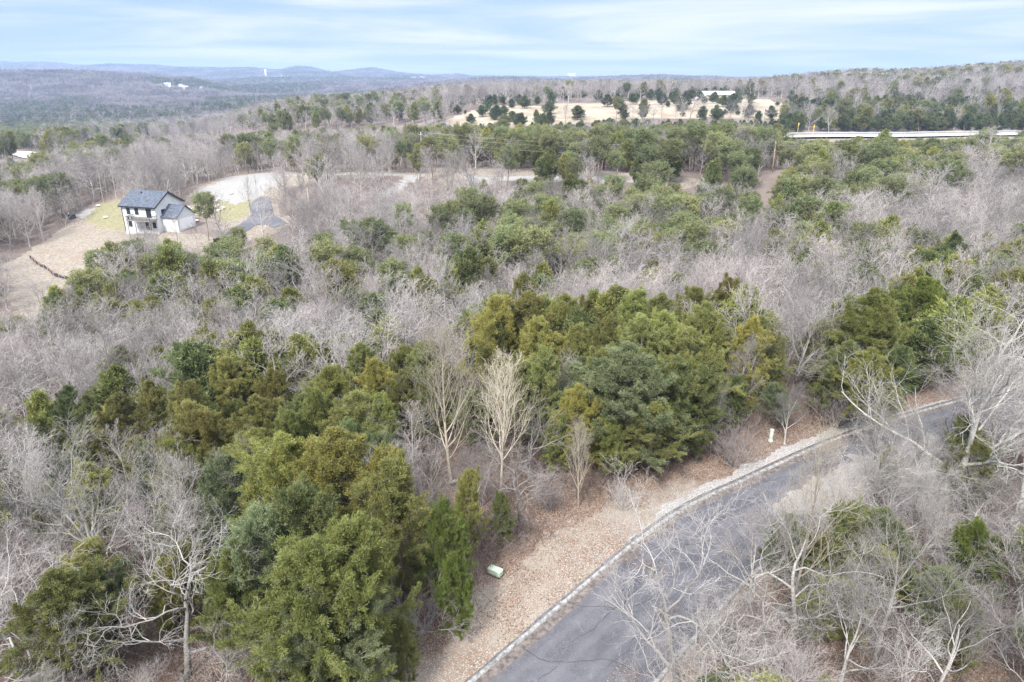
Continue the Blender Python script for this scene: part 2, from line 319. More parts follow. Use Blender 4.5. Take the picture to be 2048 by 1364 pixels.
POLY_CLEAR = [[(-113.5, 147.2), (-113.0, 157.0), (-114.6, 171.5), (-115.3, 184.5), (-108.7, 189.5), (-86.1, 161.2), (-69.2, 154.8), (-60.4, 146.0), (-63.8, 140.8), (-79.4, 146.8), (-84.3, 143.2), (-82.0, 132.8), (-91.1, 135.8), (-88.7, 125.0), (-80.2, 112.8), (-86.3, 115.2), (-98.7, 125.5)], [(-88.5, 188.0), (-87.2, 196.8), (-94.3, 237.2), (-78.9, 237.5), (-59.2, 204.2), (-58.2, 190.2), (-62.9, 187.5), (-60.6, 179.8), (-63.6, 180.8), (-53.3, 163.2), (-53.5, 155.8), (-58.9, 151.2), (-64.6, 151.5), (-73.8, 166.2), (-82.3, 174.8)], [(-65.4, 215.0), (-50.1, 216.0), (-29.7, 213.2), (-25.7, 200.0), (-45.9, 197.2), (-60.1, 197.2)], [(-31.2, 237.0), (5.8, 225.0), (31.3, 202.0), (52.8, 195.2), (51.2, 188.5), (41.4, 187.0), (24.5, 193.5), (3.7, 197.2), (-11.5, 190.2), (-17.0, 190.2), (-26.4, 200.0)]]
POLY_GRAVEL = [[(-86.6, 186.8), (-85.0, 198.5), (-90.5, 227.5), (-80.6, 232.2), (-70.3, 211.0), (-65.2, 191.5), (-66.4, 181.2), (-70.7, 178.2), (-78.0, 180.2)], [(-118.2, 184.5), (-111.5, 189.2), (-107.9, 183.8), (-109.1, 179.5), (-113.2, 178.2)], [(-13.5, 199.8), (15.1, 199.0), (45.2, 192.8), (44.5, 189.0), (24.4, 192.0), (2.2, 193.8), (-13.1, 192.8)]]
POLY_LAWN = [[(-110.3, 177.5), (-116.0, 189.5), (-107.7, 188.2), (-94.8, 166.2), (-90.1, 160.0), (-97.8, 163.5), (-104.5, 170.0)], [(-78.0, 180.2), (-71.4, 176.8), (-68.2, 180.8), (-65.1, 169.5), (-69.3, 164.0), (-74.7, 170.2)]]
POLY_MEADOW = [[(-42.8, 395.8), (-38.7, 448.0), (-13.7, 507.2), (56.6, 524.2), (102.7, 538.8), (145.4, 560.2), (189.5, 542.5), (196.2, 491.8), (157.5, 421.2), (126.5, 426.0), (92.8, 421.0), (63.2, 419.2), (20.9, 393.2), (-6.4, 383.0), (-22.5, 382.2)]]
DRIVE = [(-68.0, 177.0), (-67.1, 182.8), (-64.5, 182.8), (-61.7, 175.8), (-59.0, 169.0), (-53.7, 162.5), (-56.1, 158.8), (-58.4, 161.5), (-60.7, 161.8), (-61.4, 157.8), (-62.0, 153.8), (-64.4, 151.5), (-65.8, 153.5), (-65.3, 159.8), (-64.8, 165.8), (-64.7, 170.2)]
TRACK = [(-72.9, 213.2), (-62.7, 206.0), (-53.0, 202.8), (-45.1, 206.8), (-35.9, 205.0), (-28.6, 200.0), (-30.7, 189.8), (-33.3, 180.8)]
HWY = [(127.3, 350.5), (153.2, 353.5), (181.0, 354.2), (206.1, 354.8), (236.2, 359.0), (267.0, 366.8)]
HWYL = [(-364.8, 475.0), (-328.0, 451.5), (-267.0, 389.8), (-217.0, 333.2), (-189.9, 319.0)]
SILT = [(-109.4, 151.2), (-104.9, 146.8), (-100.5, 143.2), (-96.6, 139.2), (-93.0, 136.8), (-89.5, 134.0)]
BOX = (-1.0, 33.2)
PED = (21.2, 49.2)
POLES = {'p845': (-27.3, 213.0), 'p1545': (75.2, 201.5), 'p625': (-46.7, 158.5), 'sign1': (144.3, 359.8), 'sign2': (151.2, 357.2), 'barn': (160.5, 566.0), 'rocks': (-78.5, 176.5), 'hay1': (-104.3, 175.0), 'hay2': (-113.1, 187.5), 'grill': (-116.9, 181.0)}
TURNOUT = [(17.3, 39.2), (20.8, 42.0), (25.0, 45.2), (28.8, 47.5), (32.4, 49.2), (35.3, 49.8), (33.9, 47.0), (30.1, 43.8), (25.5, 40.5), (20.9, 38.8)]
NEAR = [
  ('cedar', 9.5, 45.2, 10.5, 1.35, 0, 'wide feathery grey green cedar at the front of the stand, nearest the road bend'),
  ('cedar', 12.0, 45.8, 9, 1.1, 0, 'green cedar at the road end of the stand, right of the wide feathery cedar'),
  ('cedar', 7.4, 46.8, 9.5, 1.1, 0, 'green cedar between the wide feathery cedar and the narrow spiry cedar'),
  ('cedar', 2.5, 47.0, 9.5, 0.9, 0, 'narrow spiry cedar just right of the two pale leafless trees'),
  ('cedar', 0.8, 61.8, 12, 1.1, 0, 'bronze tipped cedar topping the left end of the far row of the stand'),
  ('cedar', -3.5, 65.2, 9, 1.0, 0, 'round dark green cedar at the left end of the stand, behind the pale trees'),
  ('cedar', -1.5, 58.5, 11.5, 0.9, 0, 'thin crowned cedar at the top left of the stand, grey limbs showing'),
  ('cedar', 4.2, 63.8, 10, 1.1, 0, 'deep green cedar in the middle row behind the narrow spiry cedar'),
  ('cedar', 7.6, 63.2, 10, 1.1, 0, 'olive cedar in the back row of the stand, right of the bronze tipped one'),
  ('cedar', 11.1, 62.5, 10, 1.15, 0, 'yellow green cedar in the back row, above the wide feathery cedar'),
  ('cedar', 14.2, 60.2, 10, 1.1, 0, 'olive green cedar in the back row, right of centre of the stand'),
  ('cedar', 18.8, 66.5, 10, 1.1, 0, 'tall olive cedar near the right end of the back row'),
  ('cedar', 22.5, 67.0, 10.5, 1.15, 0, 'bronze topped cedar at the right end of the back row of the stand'),
  ('cedar', 19.9, 53.8, 9.5, 1.05, 0, 'dense green cedar at the right edge of the stand beside bare brush'),
  ('cedar', 16.2, 51.2, 9.5, 1.1, 0, 'brownish green cedar behind the road end of the stand'),
  ('cedar', 5.3, 44.8, 7.5, 1.0, 0, 'short green cedar at the foot of the stand, right of the narrow spiry cedar'),
  ('cedar', 0.6, 48.0, 8, 1.0, 0, 'mid green cedar directly right of the shorter pale leafless tree'),
  ('cedar', -1.7, 55.0, 8, 1.0, 0, 'golden tipped cedar showing between the two pale leafless trees'),
  ('cedar', -7.8, 57.0, 9, 1.0, 0, 'green cedar left of the taller pale leafless tree'),
  ('cedar', -11.2, 61.0, 9, 1.0, 0, 'green cedar second to the left of the taller pale tree'),
  ('cedar', -15.4, 60.2, 9.5, 1.1, 0, 'broad green cedar at the edge of the grey leafless valley trees'),
  ('cedar', -14.7, 50.0, 9, 1.0, 0, 'green cedar behind the yellow green cluster, left of the leafless pair'),
  ('cedar', -27.7, 51.8, 9, 1.2, 0, 'rusty orange tipped cedar crowning the left stand'),
  ('cedar', -33.3, 57.2, 8.5, 1.0, 0, 'dark green cedar behind the rusty tipped cedar'),
  ('cedar', -41.6, 56.2, 8.5, 0.75, 0, 'lone pointed dark cedar at the far left of the left stand'),
  ('cedar', -31.6, 49.2, 8.5, 1.1, 0, 'olive green cedar left of the rusty tipped cedar'),
  ('cedar', -27.7, 61.2, 9, 1.1, 0, 'thin olive cedar at the top of the left stand with grey twigs'),
  ('cedar', -19.9, 51.8, 9, 1.1, 0, 'broad olive cedar right of the rusty tipped cedar'),
  ('cedar', -14.3, 43.8, 9, 1.0, 0, 'yellow green cedar with bare tips behind the big front cedar'),
  ('cedar', -21.9, 45.2, 9, 1.1, 0, 'olive cedar in front of the rusty tipped cedar'),
  ('cedar', -9.3, 34.8, 10.5, 1.3, 0, 'big mid green cedar crown at the front of the left stand'),
  ('cedar', -13.4, 34.8, 10, 1.1, 0, 'bright yellow green cedar with layered plumes in the left foreground'),
  ('cedar', -10.0, 29.0, 10, 1.15, 0, 'green cedar in the left foreground between the plumed crown and the bottom edge one'),
  ('cedar', -6.1, 31.0, 9.5, 1.15, 0, 'green cedar beside the leaf strewn bank'),
  ('cedar', -13.8, 28.8, 9.5, 1.0, 0, 'pale green feathery cedar in the bottom left foreground'),
  ('cedar', -9.6, 23.2, 10, 1.15, 0, 'large yellow green cedar at the bottom of the photo'),
  ('cedar', -7.4, 25.2, 9.5, 1.1, 0, 'grey green cedar at the bottom, right of the large yellow green one'),
  ('cedar', -2.8, 34.8, 6.5, 0.8, 0, 'small green cedar on the bank above the green utility box'),
  ('cedar', -0.7, 35.5, 4.5, 0.8, 0, 'little scrubby cedar right above the green utility box'),
  ('cedar', -3.6, 29.8, 7, 0.8, 0, 'narrow vivid green cedar standing at the edge of the verge'),
  ('cedar', -2.7, 28.0, 5.5, 0.75, 0, 'short vivid green cedar just left of the green utility box'),
  ('cedar', -21.3, 28.2, 6, 1.1, 0, 'low dark green cedar in the bottom left corner'),
  ('cedar', -18.1, 29.0, 5.5, 1.1, 0, 'low cedar under the white crooked limbs at bottom left'),
  ('cedar', -5.2, 24.8, 4.5, 0.9, 0, 'small green cedar at the bottom edge beside the verge'),
  ('cedar', -21.1, 40.0, 8.5, 1.0, 0, 'pale yellowish cedar rising through the grey leafless tree at left'),
  ('cedar', 31.4, 57.5, 11, 1.1, 0, 'tall yellow green cedar behind the large leafless oak'),
  ('cedar', 39.7, 63.2, 10, 1.1, 0, 'vivid dark green cedar directly behind the large leafless oak'),
  ('cedar', 32.5, 53.2, 7.2, 1.2, 0, 'dark shaded cedar left of the large leafless oak, by the road'),
  ('cedar', 61.1, 92.0, 11, 1.2, 0, 'tall dark cedar above the large leafless oak'),
  ('cedar', 61.8, 85.2, 11, 1.2, 0, 'brown topped cedar at the right edge, behind the oak'),
  ('cedar', 27.5, 52.5, 7.5, 1.0, 0, 'shaded green cedar among leafless trees across the road'),
  ('cedar', 24.9, 30.2, 6, 0.9, 0, 'bright fresh green cedar low at the right edge'),
  ('cedar', 18.7, 32.0, 6, 1.1, 0, 'low green cedar on the near side of the road by the pale turnout'),
  ('cedar', 15.5, 32.5, 5, 1.1, 0, 'low dark green cedar beside the road behind crooked grey limbs'),
  ('cedar', 30.9, 39.0, 7, 1.1, 0, 'green cedar under the long oak limbs at the right edge'),
  ('cedar', 21.2, 31.2, 6, 1.2, 0, 'dark green cedar under leafless branches at lower right'),
  ('poplar', -4.6, 44.2, 13, 1.0, 0, 'tall pale leafless tree with straight trunk and fine upswept branches'),
  ('poplar', -0.8, 42.5, 11.5, 0.85, 0, 'shorter pale leafless tree with forked trunk, right of its taller neighbour'),
  ('great', -26.1, 35.5, 12, 1.15, 1.0, 'large grey leafless oak at the far left with many upswept limbs'),
  ('oak', -21.1, 36.5, 10, 0.9, 0, 'grey leafless tree with thin crown in front of olive cedars'),
  ('oak', -18.1, 37.8, 9.5, 0.8, 0, 'slender leafless tree through whose crown pale cedar shows'),
  ('crooked', -16.7, 26.2, 9.5, 1.1, 2.2, 'crooked white barked leafless tree with zigzag limbs at bottom left'),
  ('crooked', -21.3, 23.8, 7, 0.9, 0, 'low crooked pale limbed tree in the bottom left corner'),
  ('oak', -21.8, 33.0, 9, 0.9, 0, 'leafless lilac grey tree between the large oak and the foreground cedars'),
  ('shrub', -4.7, 28.8, 4.2, 1.2, 0, 'spreading leafless grey shrub tree beside the narrow vivid cedars'),
  ('great', 30.2, 40.2, 17.0, 1.15, 0.5, 'large white limbed leafless oak beyond the road bend at right'),
  ('crooked', 33.3, 41.0, 11.8, 1.15, 1.1, 'leafless oak with long level limbs reaching over the road at right'),
  ('crooked', 34.4, 38.8, 9.9, 1.1, 0, 'leafless oak at the right edge with drooping pale limbs'),
  ('oak', 25.7, 56.8, 12, 1.15, 0, 'broad round leafless crown behind the brush across the road'),
  ('oak', 19.5, 52.5, 9, 0.7, 0, 'slim leafless tree against the right edge of the cedar stand'),
  ('poplar', 15.7, 30.5, 11.9, 0.75, 0, 'slender pale straight trunked tree on the near side of the road'),
  ('crooked', 8.2, 24.5, 11.3, 0.95, 3.6, 'leafless grey tree hanging its limbs over the asphalt at bottom centre'),
  ('crooked', 14.4, 27.5, 11, 1.0, 0, 'thick limbed leafless oak on the near roadside, lower right'),
  ('oak', 18.5, 26.5, 10, 1.0, 0, 'leafless tree with broom like branches at lower right'),
  ('oak', 20.2, 24.0, 9, 1.0, 0, 'leafless tree at the right edge of the lower foreground'),
  ('oak', 15.9, 24.8, 8.5, 0.95, 0, 'leafless tree in the lower right foreground over leaf litter'),
  ('crooked', 9.9, 23.8, 7.5, 0.9, 0, 'leafless tree beside the road at the bottom, small crooked crown'),
  ('crooked', 17.9, 22.2, 7, 1.0, 0, 'low leafless tree in the bottom right corner with long pale limb'),
  ('oak', 22.2, 48.8, 6, 0.9, 0, 'pinkish leafless bush tree above the pale green pedestal'),
  ('shrub', 17.0, 45.5, 4.5, 1.1, 0, 'leafless thicket left of the pale green pedestal'),
  ('shrub', 27.7, 51.8, 4.5, 1.1, 0, 'leafless thicket right of the pale green pedestal'),
  ('shrub', 13.7, 25.5, 4, 1.2, 0, 'tangled leafless shrub at the bottom right of the road'),
  ('poplar', 4.6, 40.0, 7.5, 0.6, 0, 'thin pale sapling in front of the cedar stand'),
  ('oak', -11.7, 44.2, 8, 0.9, 0, 'white leafless tree in the gap left of the leafless pair'),
  ('oak', -7.6, 40.8, 7, 0.9, 0, 'lilac leafless thicket left of the taller pale trunk'),
  ('oak', -39.4, 90.5, 11, 1.3, 0, 'white branched leafless tree rising above the valley behind the left stand'),
  ('oak', -40.8, 67.8, 12, 1.2, 0, 'silver leafless oak in the valley, left of the white branched one'),
  ('pine', -68.2, 151.2, 10.5, 1.0, 0, 'bushy pine right of the garage wing'),
  ('cedar', -58.3, 133.5, 7, 1.1, 0, 'dark cedar between the garage wing and the dark driveway'),
  ('pine', -56.1, 136.8, 8, 0.9, 0, 'pine left of the dark driveway junction'),
  ('pine', -75.2, 122.0, 9.5, 1.1, 0, 'pine at the lower edge of the bare yard left of the house'),
  ('pine', -72.2, 118.0, 7, 1.0, 0, 'thin pine below the silt fence end'),
  ('cedar', -72.7, 132.5, 7.5, 1.3, 0, 'dense green cedar standing just in front of the house deck'),
  ('pine', -50.6, 178.0, 11, 0.9, 0, 'tall bare stemmed pine with green tuft above the gravel track'),
  ('pine', -47.1, 125.8, 9, 1.0, 0, 'blue green pine below the dark driveway'),
  ('pine', -34.4, 124.2, 10, 1.0, 0, 'pine right of the tan wooden pole'),
  ('mid_bare', -64.4, 168.2, 11, 0.6, 0, 'slim dark leafless tree standing in front of the gravel yard'),
  ('mid_bare', -62.5, 169.5, 10, 0.55, 0, 'second slim leafless tree in front of the gravel yard'),
  ('mid_bare', -54.4, 168.2, 12, 0.6, 0, 'slim leafless tree right of the dark driveway top'),
  ('mid_bare', -51.9, 169.2, 11, 0.55, 0, 'slim leafless tree at the start of the gravel track'),
  ('mid_bare', -59.9, 172.5, 9, 0.5, 0, 'thin leafless tree in front of the dark driveway'),
  ('mid_bare', -62.3, 143.0, 9, 1.0, 0, 'leafless tree in front of the rock pile'),
  ('mid_bare', -65.8, 140.0, 8.5, 1.1, 0, 'leafless tree in front of the garage wing'),
  ('mid_bare', -77.2, 129.8, 8, 1.0, 0, 'leafless tree at the bottom corner of the bare yard'),
  ('mid_bare', -34.9, 149.2, 13, 1.0, 0, 'tall leafless tree in the open strip right of the tan pole'),
  ('mid_bare', -28.5, 149.5, 12, 1.1, 0, 'broad leafless tree in the open strip below the grey pole'),
  ('oak', 25.7, 41.2, 8.4, 0.9, 0, 'leafless tree at the near edge of the pale turnout, crown over the asphalt'),
  ('crooked', 30.7, 43.5, 8.4, 1.1, 0, 'crooked leafless tree on the near roadside just left of the large white oak'),
  ('oak', 20.4, 36.0, 7.1, 0.95, 0, 'fine twigged leafless tree behind the low cedars beside the road'),
  ('oak', 13.5, 30.8, 7.6, 0.9, 0, 'leafless tree on the near kerb with twigs hanging over the road middle'),
  ('shrub', 11.1, 27.8, 3.7, 1.3, 0, 'leafless shrub on the near kerb at the bottom of the photo'),
  ('shrub', 29.0, 43.8, 3.8, 1.2, 0, 'leafless brush beside the far end of the turnout'),
  ('shrub', 18.1, 36.8, 3.6, 1.3, 0, 'leafless brush at the left tip of the pale turnout'),
  ('crooked', 12.9, 26.5, 7.9, 1.1, 0, 'low crooked leafless tree between the road and the bottom edge'),
  ('oak', 15.8, 47.5, 6.5, 0.7, 0, 'spindly leafless tree at the leafy bank under the cedar stand end'),
  ('shrub', 2.6, 39.8, 2.6, 1.0, 0, 'small leafless bush at the foot of the narrow spiry cedar'),
  ('shrub', 7.7, 39.8, 2.4, 1.0, 0, 'small leafless bush under the wide feathery cedar'),
  ('cedar', 17.2, 31.5, 4.2, 1.5, 0, 'low spreading olive cedar under leafless limbs, nearest the asphalt'),
  ('cedar', 20.3, 31.0, 4.6, 1.4, 0, 'low green cedar in the middle of the lower right brush'),
  ('cedar', 21.9, 28.8, 4.6, 1.3, 0, 'low green cedar below the dark one at lower right'),
  ('cedar', 16.6, 27.8, 4.2, 1.4, 0, 'low olive cedar in the tangle near the bottom right'),
  ('cedar', 21.9, 26.2, 4.5, 1.3, 0, 'yellow green low cedar near the right edge at the bottom'),
  ('cedar', 26.0, 40.5, 4.5, 1.2, 0, 'small green cedar at the right end of the turnout'),
  ('cedar', -25.8, 32.5, 5, 1.3, 0, 'green cedar beneath the large grey oak at the left edge'),
  ('cedar', -21.9, 36.5, 5.5, 1.2, 0, 'dark green cedar behind the crooked white barked tree'),
  ('mid_bare', -73.0, 136.8, 9, 0.9, 0, 'leafless tree directly in front of the house deck'),
  ('mid_bare', -71.2, 143.0, 9, 0.9, 0, 'leafless tree in front of the gap between house and garage wing'),
  ('mid_bare', -77.6, 135.2, 8, 0.9, 0, 'leafless tree in front of the left corner of the house'),
  ('mid_bare', -42.6, 147.0, 11, 0.8, 0, 'leafless tree beside the tan wooden pole'),
  ('mid_bare', -39.6, 150.2, 11, 0.9, 0, 'leafless tree just right of the tan wooden pole'),
  ('mid_bare', -19.0, 160.8, 10, 0.9, 0, 'leafless tree at the left end of the cleared strip'),
  ('oak', 38.3, 47.5, 9.0, 0.9, 0, 'leafless tree at the right edge standing where the road leaves the photo'),
  ('crooked', 40.7, 48.0, 9.2, 1.0, 0, 'crooked leafless tree cut by the right edge beyond the large oak'),
  ('shrub', 34.2, 46.2, 3.3, 1.3, 0, 'leafless brush at the near kerb under the large white limbed oak'),
  ('cedar', 11.0, 53.5, 10, 1.1, 0, 'deep green cedar in the middle of the stand behind the wide feathery one'),
  ('cedar', 7.8, 54.2, 10, 1.1, 0, 'mid green cedar in the middle row, left of the deep green one'),
  ('cedar', 5.4, 55.2, 9.5, 1.1, 0, 'olive green cedar in the middle row above the narrow spiry cedar'),
  ('cedar', 14.4, 53.5, 10, 1.1, 0, 'yellow green cedar in the middle row toward the road end of the stand'),
  ('cedar', 17.9, 56.0, 10.5, 1.1, 0, 'mid green cedar between the two tall ones of the back row'),
  ('cedar', 2.4, 56.0, 10, 1.0, 0, 'mid green cedar behind the forked pale leafless tree'),
  ('cedar', -0.6, 58.5, 9.5, 1.0, 0, 'mid green cedar left of the forked pale leafless tree, row behind'),
  ('cedar', 14.3, 46.2, 8, 1.1, 0, 'green cedar low at the road end of the stand, lowest branches near the leaves'),
  ('cedar', 10.2, 44.0, 7, 1.2, 0, 'green cedar at the foot of the wide feathery cedar, facing the road'),
  ('cedar', -19.4, 45.8, 9, 1.1, 0, 'mid green cedar between the rusty tipped cedar and the yellow green one'),
  ('cedar', -22.8, 43.8, 8.5, 1.1, 0, 'olive green cedar just below the rusty tipped cedar'),
  ('cedar', -15.5, 41.8, 9, 1.1, 0, 'mid green cedar behind the plumed yellow green cedar'),
  ('cedar', -38.5, 56.2, 8, 1.0, 0, 'mid green cedar right of the lone pointed one at far left'),
  ('cedar', -12.5, 42.2, 9, 1.1, 0, 'olive green cedar behind the big mid green crown'),
  ('cedar', -16.8, 37.8, 9, 1.0, 0, 'mid green cedar left of the plumed yellow green cedar'),
  ('cedar', -8.2, 23.2, 8, 1.1, 0, 'mid green cedar at the bottom edge below the grey green one'),
  ('cedar', -13.8, 26.2, 7.5, 1.0, 0, 'pale green cedar left of the large yellow green one at the bottom'),
  ('cedar', -12.4, 55.0, 9, 1.0, 0, 'mid green cedar right of the broad one at the valley edge'),
  ('cedar', 23.4, 56.2, 8.5, 1.0, 0, 'olive green cedar right of the stand behind a slim leafless tree'),
  ('cedar', 29.4, 50.5, 8, 1.1, 0, 'mid green cedar across the road in front of the tall yellow green one'),
]
# ---------------------------------------------------------------- materials
def mat(name):
    m = bpy.data.materials.new(name); m.use_nodes = True
    return m, m.node_tree, m.node_tree.nodes['Principled BSDF']
class NB:
    def __init__(s, t): s.t = t; s.n = t.nodes; s.l = t.links
    def put(s, sock, v):
        if isinstance(v, (int, float, tuple)): sock.default_value = v
        else: s.l.new(v, sock)
    def noise(s, scale, detail=4, rough=.55, vec=None, out=0, dist=0.):
        n = s.n.new('ShaderNodeTexNoise'); n.inputs['Scale'].default_value = scale; n.inputs['Detail'].default_value = detail
        n.inputs['Roughness'].default_value = rough; n.inputs['Distortion'].default_value = dist
        s.l.new(vec if vec is not None else s.pos(), n.inputs['Vector']); return n.outputs[out]
    def pos(s):
        if not hasattr(s, '_p'): s._p = s.n.new('ShaderNodeNewGeometry').outputs['Position']
        return s._p
    def obj(s):
        return s.n.new('ShaderNodeTexCoord').outputs['Object']
    def vor(s, scale, out='Color', vec=None, feature='F1'):
        n = s.n.new('ShaderNodeTexVoronoi'); n.feature = feature; n.inputs['Scale'].default_value = scale
        s.l.new(vec if vec is not None else s.pos(), n.inputs['Vector']); return n.outputs[out]
    def mix(s, f, a, b, mode='MIX'):
        n = s.n.new('ShaderNodeMixRGB'); n.blend_type = mode
        s.put(n.inputs[0], f); s.put(n.inputs[1], a); s.put(n.inputs[2], b); return n.outputs[0]
    def math(s, op, a, b=0.0, clamp=False):
        n = s.n.new('ShaderNodeMath'); n.operation = op; n.use_clamp = clamp; s.put(n.inputs[0], a); s.put(n.inputs[1], b); return n.outputs[0]
    def rng(s, v, a, b, c=0., d=1.):
        n = s.n.new('ShaderNodeMapRange'); n.interpolation_type = 'SMOOTHSTEP'
        s.put(n.inputs['Value'], v); n.inputs['From Min'].default_value = a; n.inputs['From Max'].default_value = b
        n.inputs['To Min'].default_value = c; n.inputs['To Max'].default_value = d; return n.outputs[0]
    def attr(s, name, out='Color'):
        n = s.n.new('ShaderNodeAttribute'); n.attribute_name = name; return n.outputs[out]
    def rand(s): return s.n.new('ShaderNodeObjectInfo').outputs['Random']
    def sep(s, c):
        n = s.n.new('ShaderNodeSeparateColor'); s.l.new(c, n.inputs[0]); return n.outputs
    def bump(s, h, strength, dist=.05):
        n = s.n.new('ShaderNodeBump'); n.inputs['Strength'].default_value = strength; n.inputs['Distance'].default_value = dist
        s.l.new(h, n.inputs['Height']); return n.outputs[0]
def rgba(*c): return (c[0], c[1], c[2], 1.0)
M = {}
def simple(name, col, rough=.8, var=.15, scale=3., metal=0.):
    m, t, p = mat(name); b = NB(t)
    n = b.noise(scale, 5, .6, b.obj())
    c = b.mix(b.rng(n, .3, .7), rgba(*[k * (1 - var) for k in col]), rgba(*[min(1, k * (1 + var)) for k in col]))
    t.links.new(c, p.inputs['Base Color']); p.inputs['Roughness'].default_value = rough; p.inputs['Metallic'].default_value = metal
    M[name] = m; return m
def bark(name, dark, light, pink, mottled=.5):
    m, t, p = mat(name); b = NB(t)
    v = b.obj(); n = b.noise(9, 4, .6, v)
    c = b.mix(b.rng(n, .5 - mottled * .3, .5 + mottled * .3), rgba(*dark), rgba(*light))
    c = b.mix(b.math('MULTIPLY', b.rand(), .55), c, rgba(*pink))
    hs = t.nodes.new('ShaderNodeHueSaturation'); t.links.new(c, hs.inputs['Color'])
    t.links.new(b.rng(b.math('FRACT', b.math('MULTIPLY', b.rand(), 7.3)), 0, 1, .62, 1.25), hs.inputs['Value'])
    t.links.new(hs.outputs[0], p.inputs['Base Color']); p.inputs['Roughness'].default_value = .9; p.inputs['Specular IOR Level'].default_value = .1
    M[name] = m
bark('grey_bark', (.22, .205, .185), (.48, .455, .41), (.36, .32, .30), .8)
bark('limb_bark', (.21, .20, .18), (.50, .48, .44), (.37, .34, .32), .9)
bark('near_twig', (.23, .215, .20), (.39, .37, .345), (.33, .285, .275), .6)
bark('twig_bark', (.27, .25, .235), (.42, .395, .375), (.37, .31, .30), .6)
bark('brush_bark', (.13, .105, .09), (.25, .205, .185), (.21, .155, .14), .6)
bark('pale_bark', (.40, .35, .27), (.56, .50, .40), (.48, .42, .34), .6)
bark('cedar_bark', (.13, .10, .085), (.25, .21, .18), (.19, .15, .13), .6)
bark('far_twigs', (.17, .155, .155), (.27, .245, .24), (.24, .20, .20), .5)
def leaf(name, lo, hi, alt, altamt=.6, trans=.18):
    m, t, p = mat(name); b = NB(t)
    a = b.sep(b.attr('tint'))
    c = b.mix(a[0], rgba(*lo), rgba(*hi))
    r = b.rand(); r2 = b.math('FRACT', b.math('MULTIPLY', r, 13.7))
    c = b.mix(b.math('MULTIPLY', b.math('ADD', b.math('MULTIPLY', b.math('POWER', r, 1.6), .8), b.math('MULTIPLY', a[1], .4), True), altamt), c, rgba(*alt))
    hs = t.nodes.new('ShaderNodeHueSaturation'); t.links.new(c, hs.inputs['Color']); t.links.new(b.rng(r2, 0, 1, .74, 1.22), hs.inputs['Value'])
    t.links.new(hs.outputs[0], p.inputs['Base Color']); p.inputs['Roughness'].default_value = .65; p.inputs['Specular IOR Level'].default_value = .25
    tr = t.nodes.new('ShaderNodeBsdfTranslucent'); t.links.new(hs.outputs[0], tr.inputs[0])
    ms = t.nodes.new('ShaderNodeMixShader'); ms.inputs[0].default_value = trans
    t.links.new(p.outputs[0], ms.inputs[1]); t.links.new(tr.outputs[0], ms.inputs[2]); t.links.new(ms.outputs[0], t.nodes['Material Output'].inputs[0])
    M[name] = m
leaf('cedar_foliage', (0.104, 0.134, 0.049), (0.232, 0.262, 0.104), (0.317, 0.275, 0.067), .8, .28)
leaf('pine_foliage', (0.122, 0.152, 0.067), (0.226, 0.262, 0.122), (0.293, 0.268, 0.110), .7, .28)
# kinds of cedar colour the stand really has, given to single trees; the dark one also stands in for shade
leaf('cedar_rusty', (0.125, 0.128, 0.040), (0.245, 0.235, 0.080), (0.265, 0.225, 0.068), .6, .28)
leaf('cedar_yellow_green', (0.122, 0.149, 0.041), (0.250, 0.281, 0.091), (0.293, 0.275, 0.073), .6, .28)
leaf('cedar_olive', (0.116, 0.132, 0.041), (0.238, 0.250, 0.091), (0.281, 0.250, 0.073), .6, .28)
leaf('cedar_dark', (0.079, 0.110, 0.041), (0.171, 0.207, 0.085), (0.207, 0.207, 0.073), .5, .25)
leaf('cedar_vivid', (0.098, 0.137, 0.027), (0.207, 0.262, 0.061), (0.244, 0.262, 0.061), .5, .3)
leaf('cedar_grey_green', (0.116, 0.152, 0.073), (0.232, 0.275, 0.140), (0.244, 0.244, 0.122), .5, .28)
leaf('young_cedar_foliage', (.055, .085, .036), (.105, .138, .055), (.14, .12, .05), .6)
# ---------------------------------------------------------------- mesh helpers
def mesh_np(name, V, F, m, tint=None, matidx=None, smooth_=False):
    """V (n,3); F list of (k,nv) int arrays; each may carry its own face size"""
    me = bpy.data.meshes.new(name)
    V = np.asarray(V, np.float32); F = [np.asarray(f, np.int32) for f in F if len(f)]
    nl = sum(f.size for f in F); nf = sum(len(f) for f in F)
    me.vertices.add(len(V)); me.vertices.foreach_set('co', V.ravel())
    me.loops.add(nl); me.loops.foreach_set('vertex_index', np.concatenate([f.ravel() for f in F]))
    sizes = np.concatenate([np.full(len(f), f.shape[1], np.int32) for f in F])
    starts = np.r_[0, np.cumsum(sizes)[:-1]].astype(np.int32)
    me.polygons.add(nf); me.polygons.foreach_set('loop_start', starts); me.polygons.foreach_set('loop_total', sizes)
    for q in (m if isinstance(m, (list, tuple)) else [m]): me.materials.append(q)
    if matidx is not None: me.polygons.foreach_set('material_index', np.asarray(matidx, np.int32))
    if smooth_: me.polygons.foreach_set('use_smooth', np.ones(nf, bool))
    if tint is not None:
        at = me.color_attributes.new('tint', 'FLOAT_COLOR', 'POINT'); at.data.foreach_set('color', np.asarray(tint, np.float32).ravel())
    me.update(calc_edges=True); me.validate(); return me
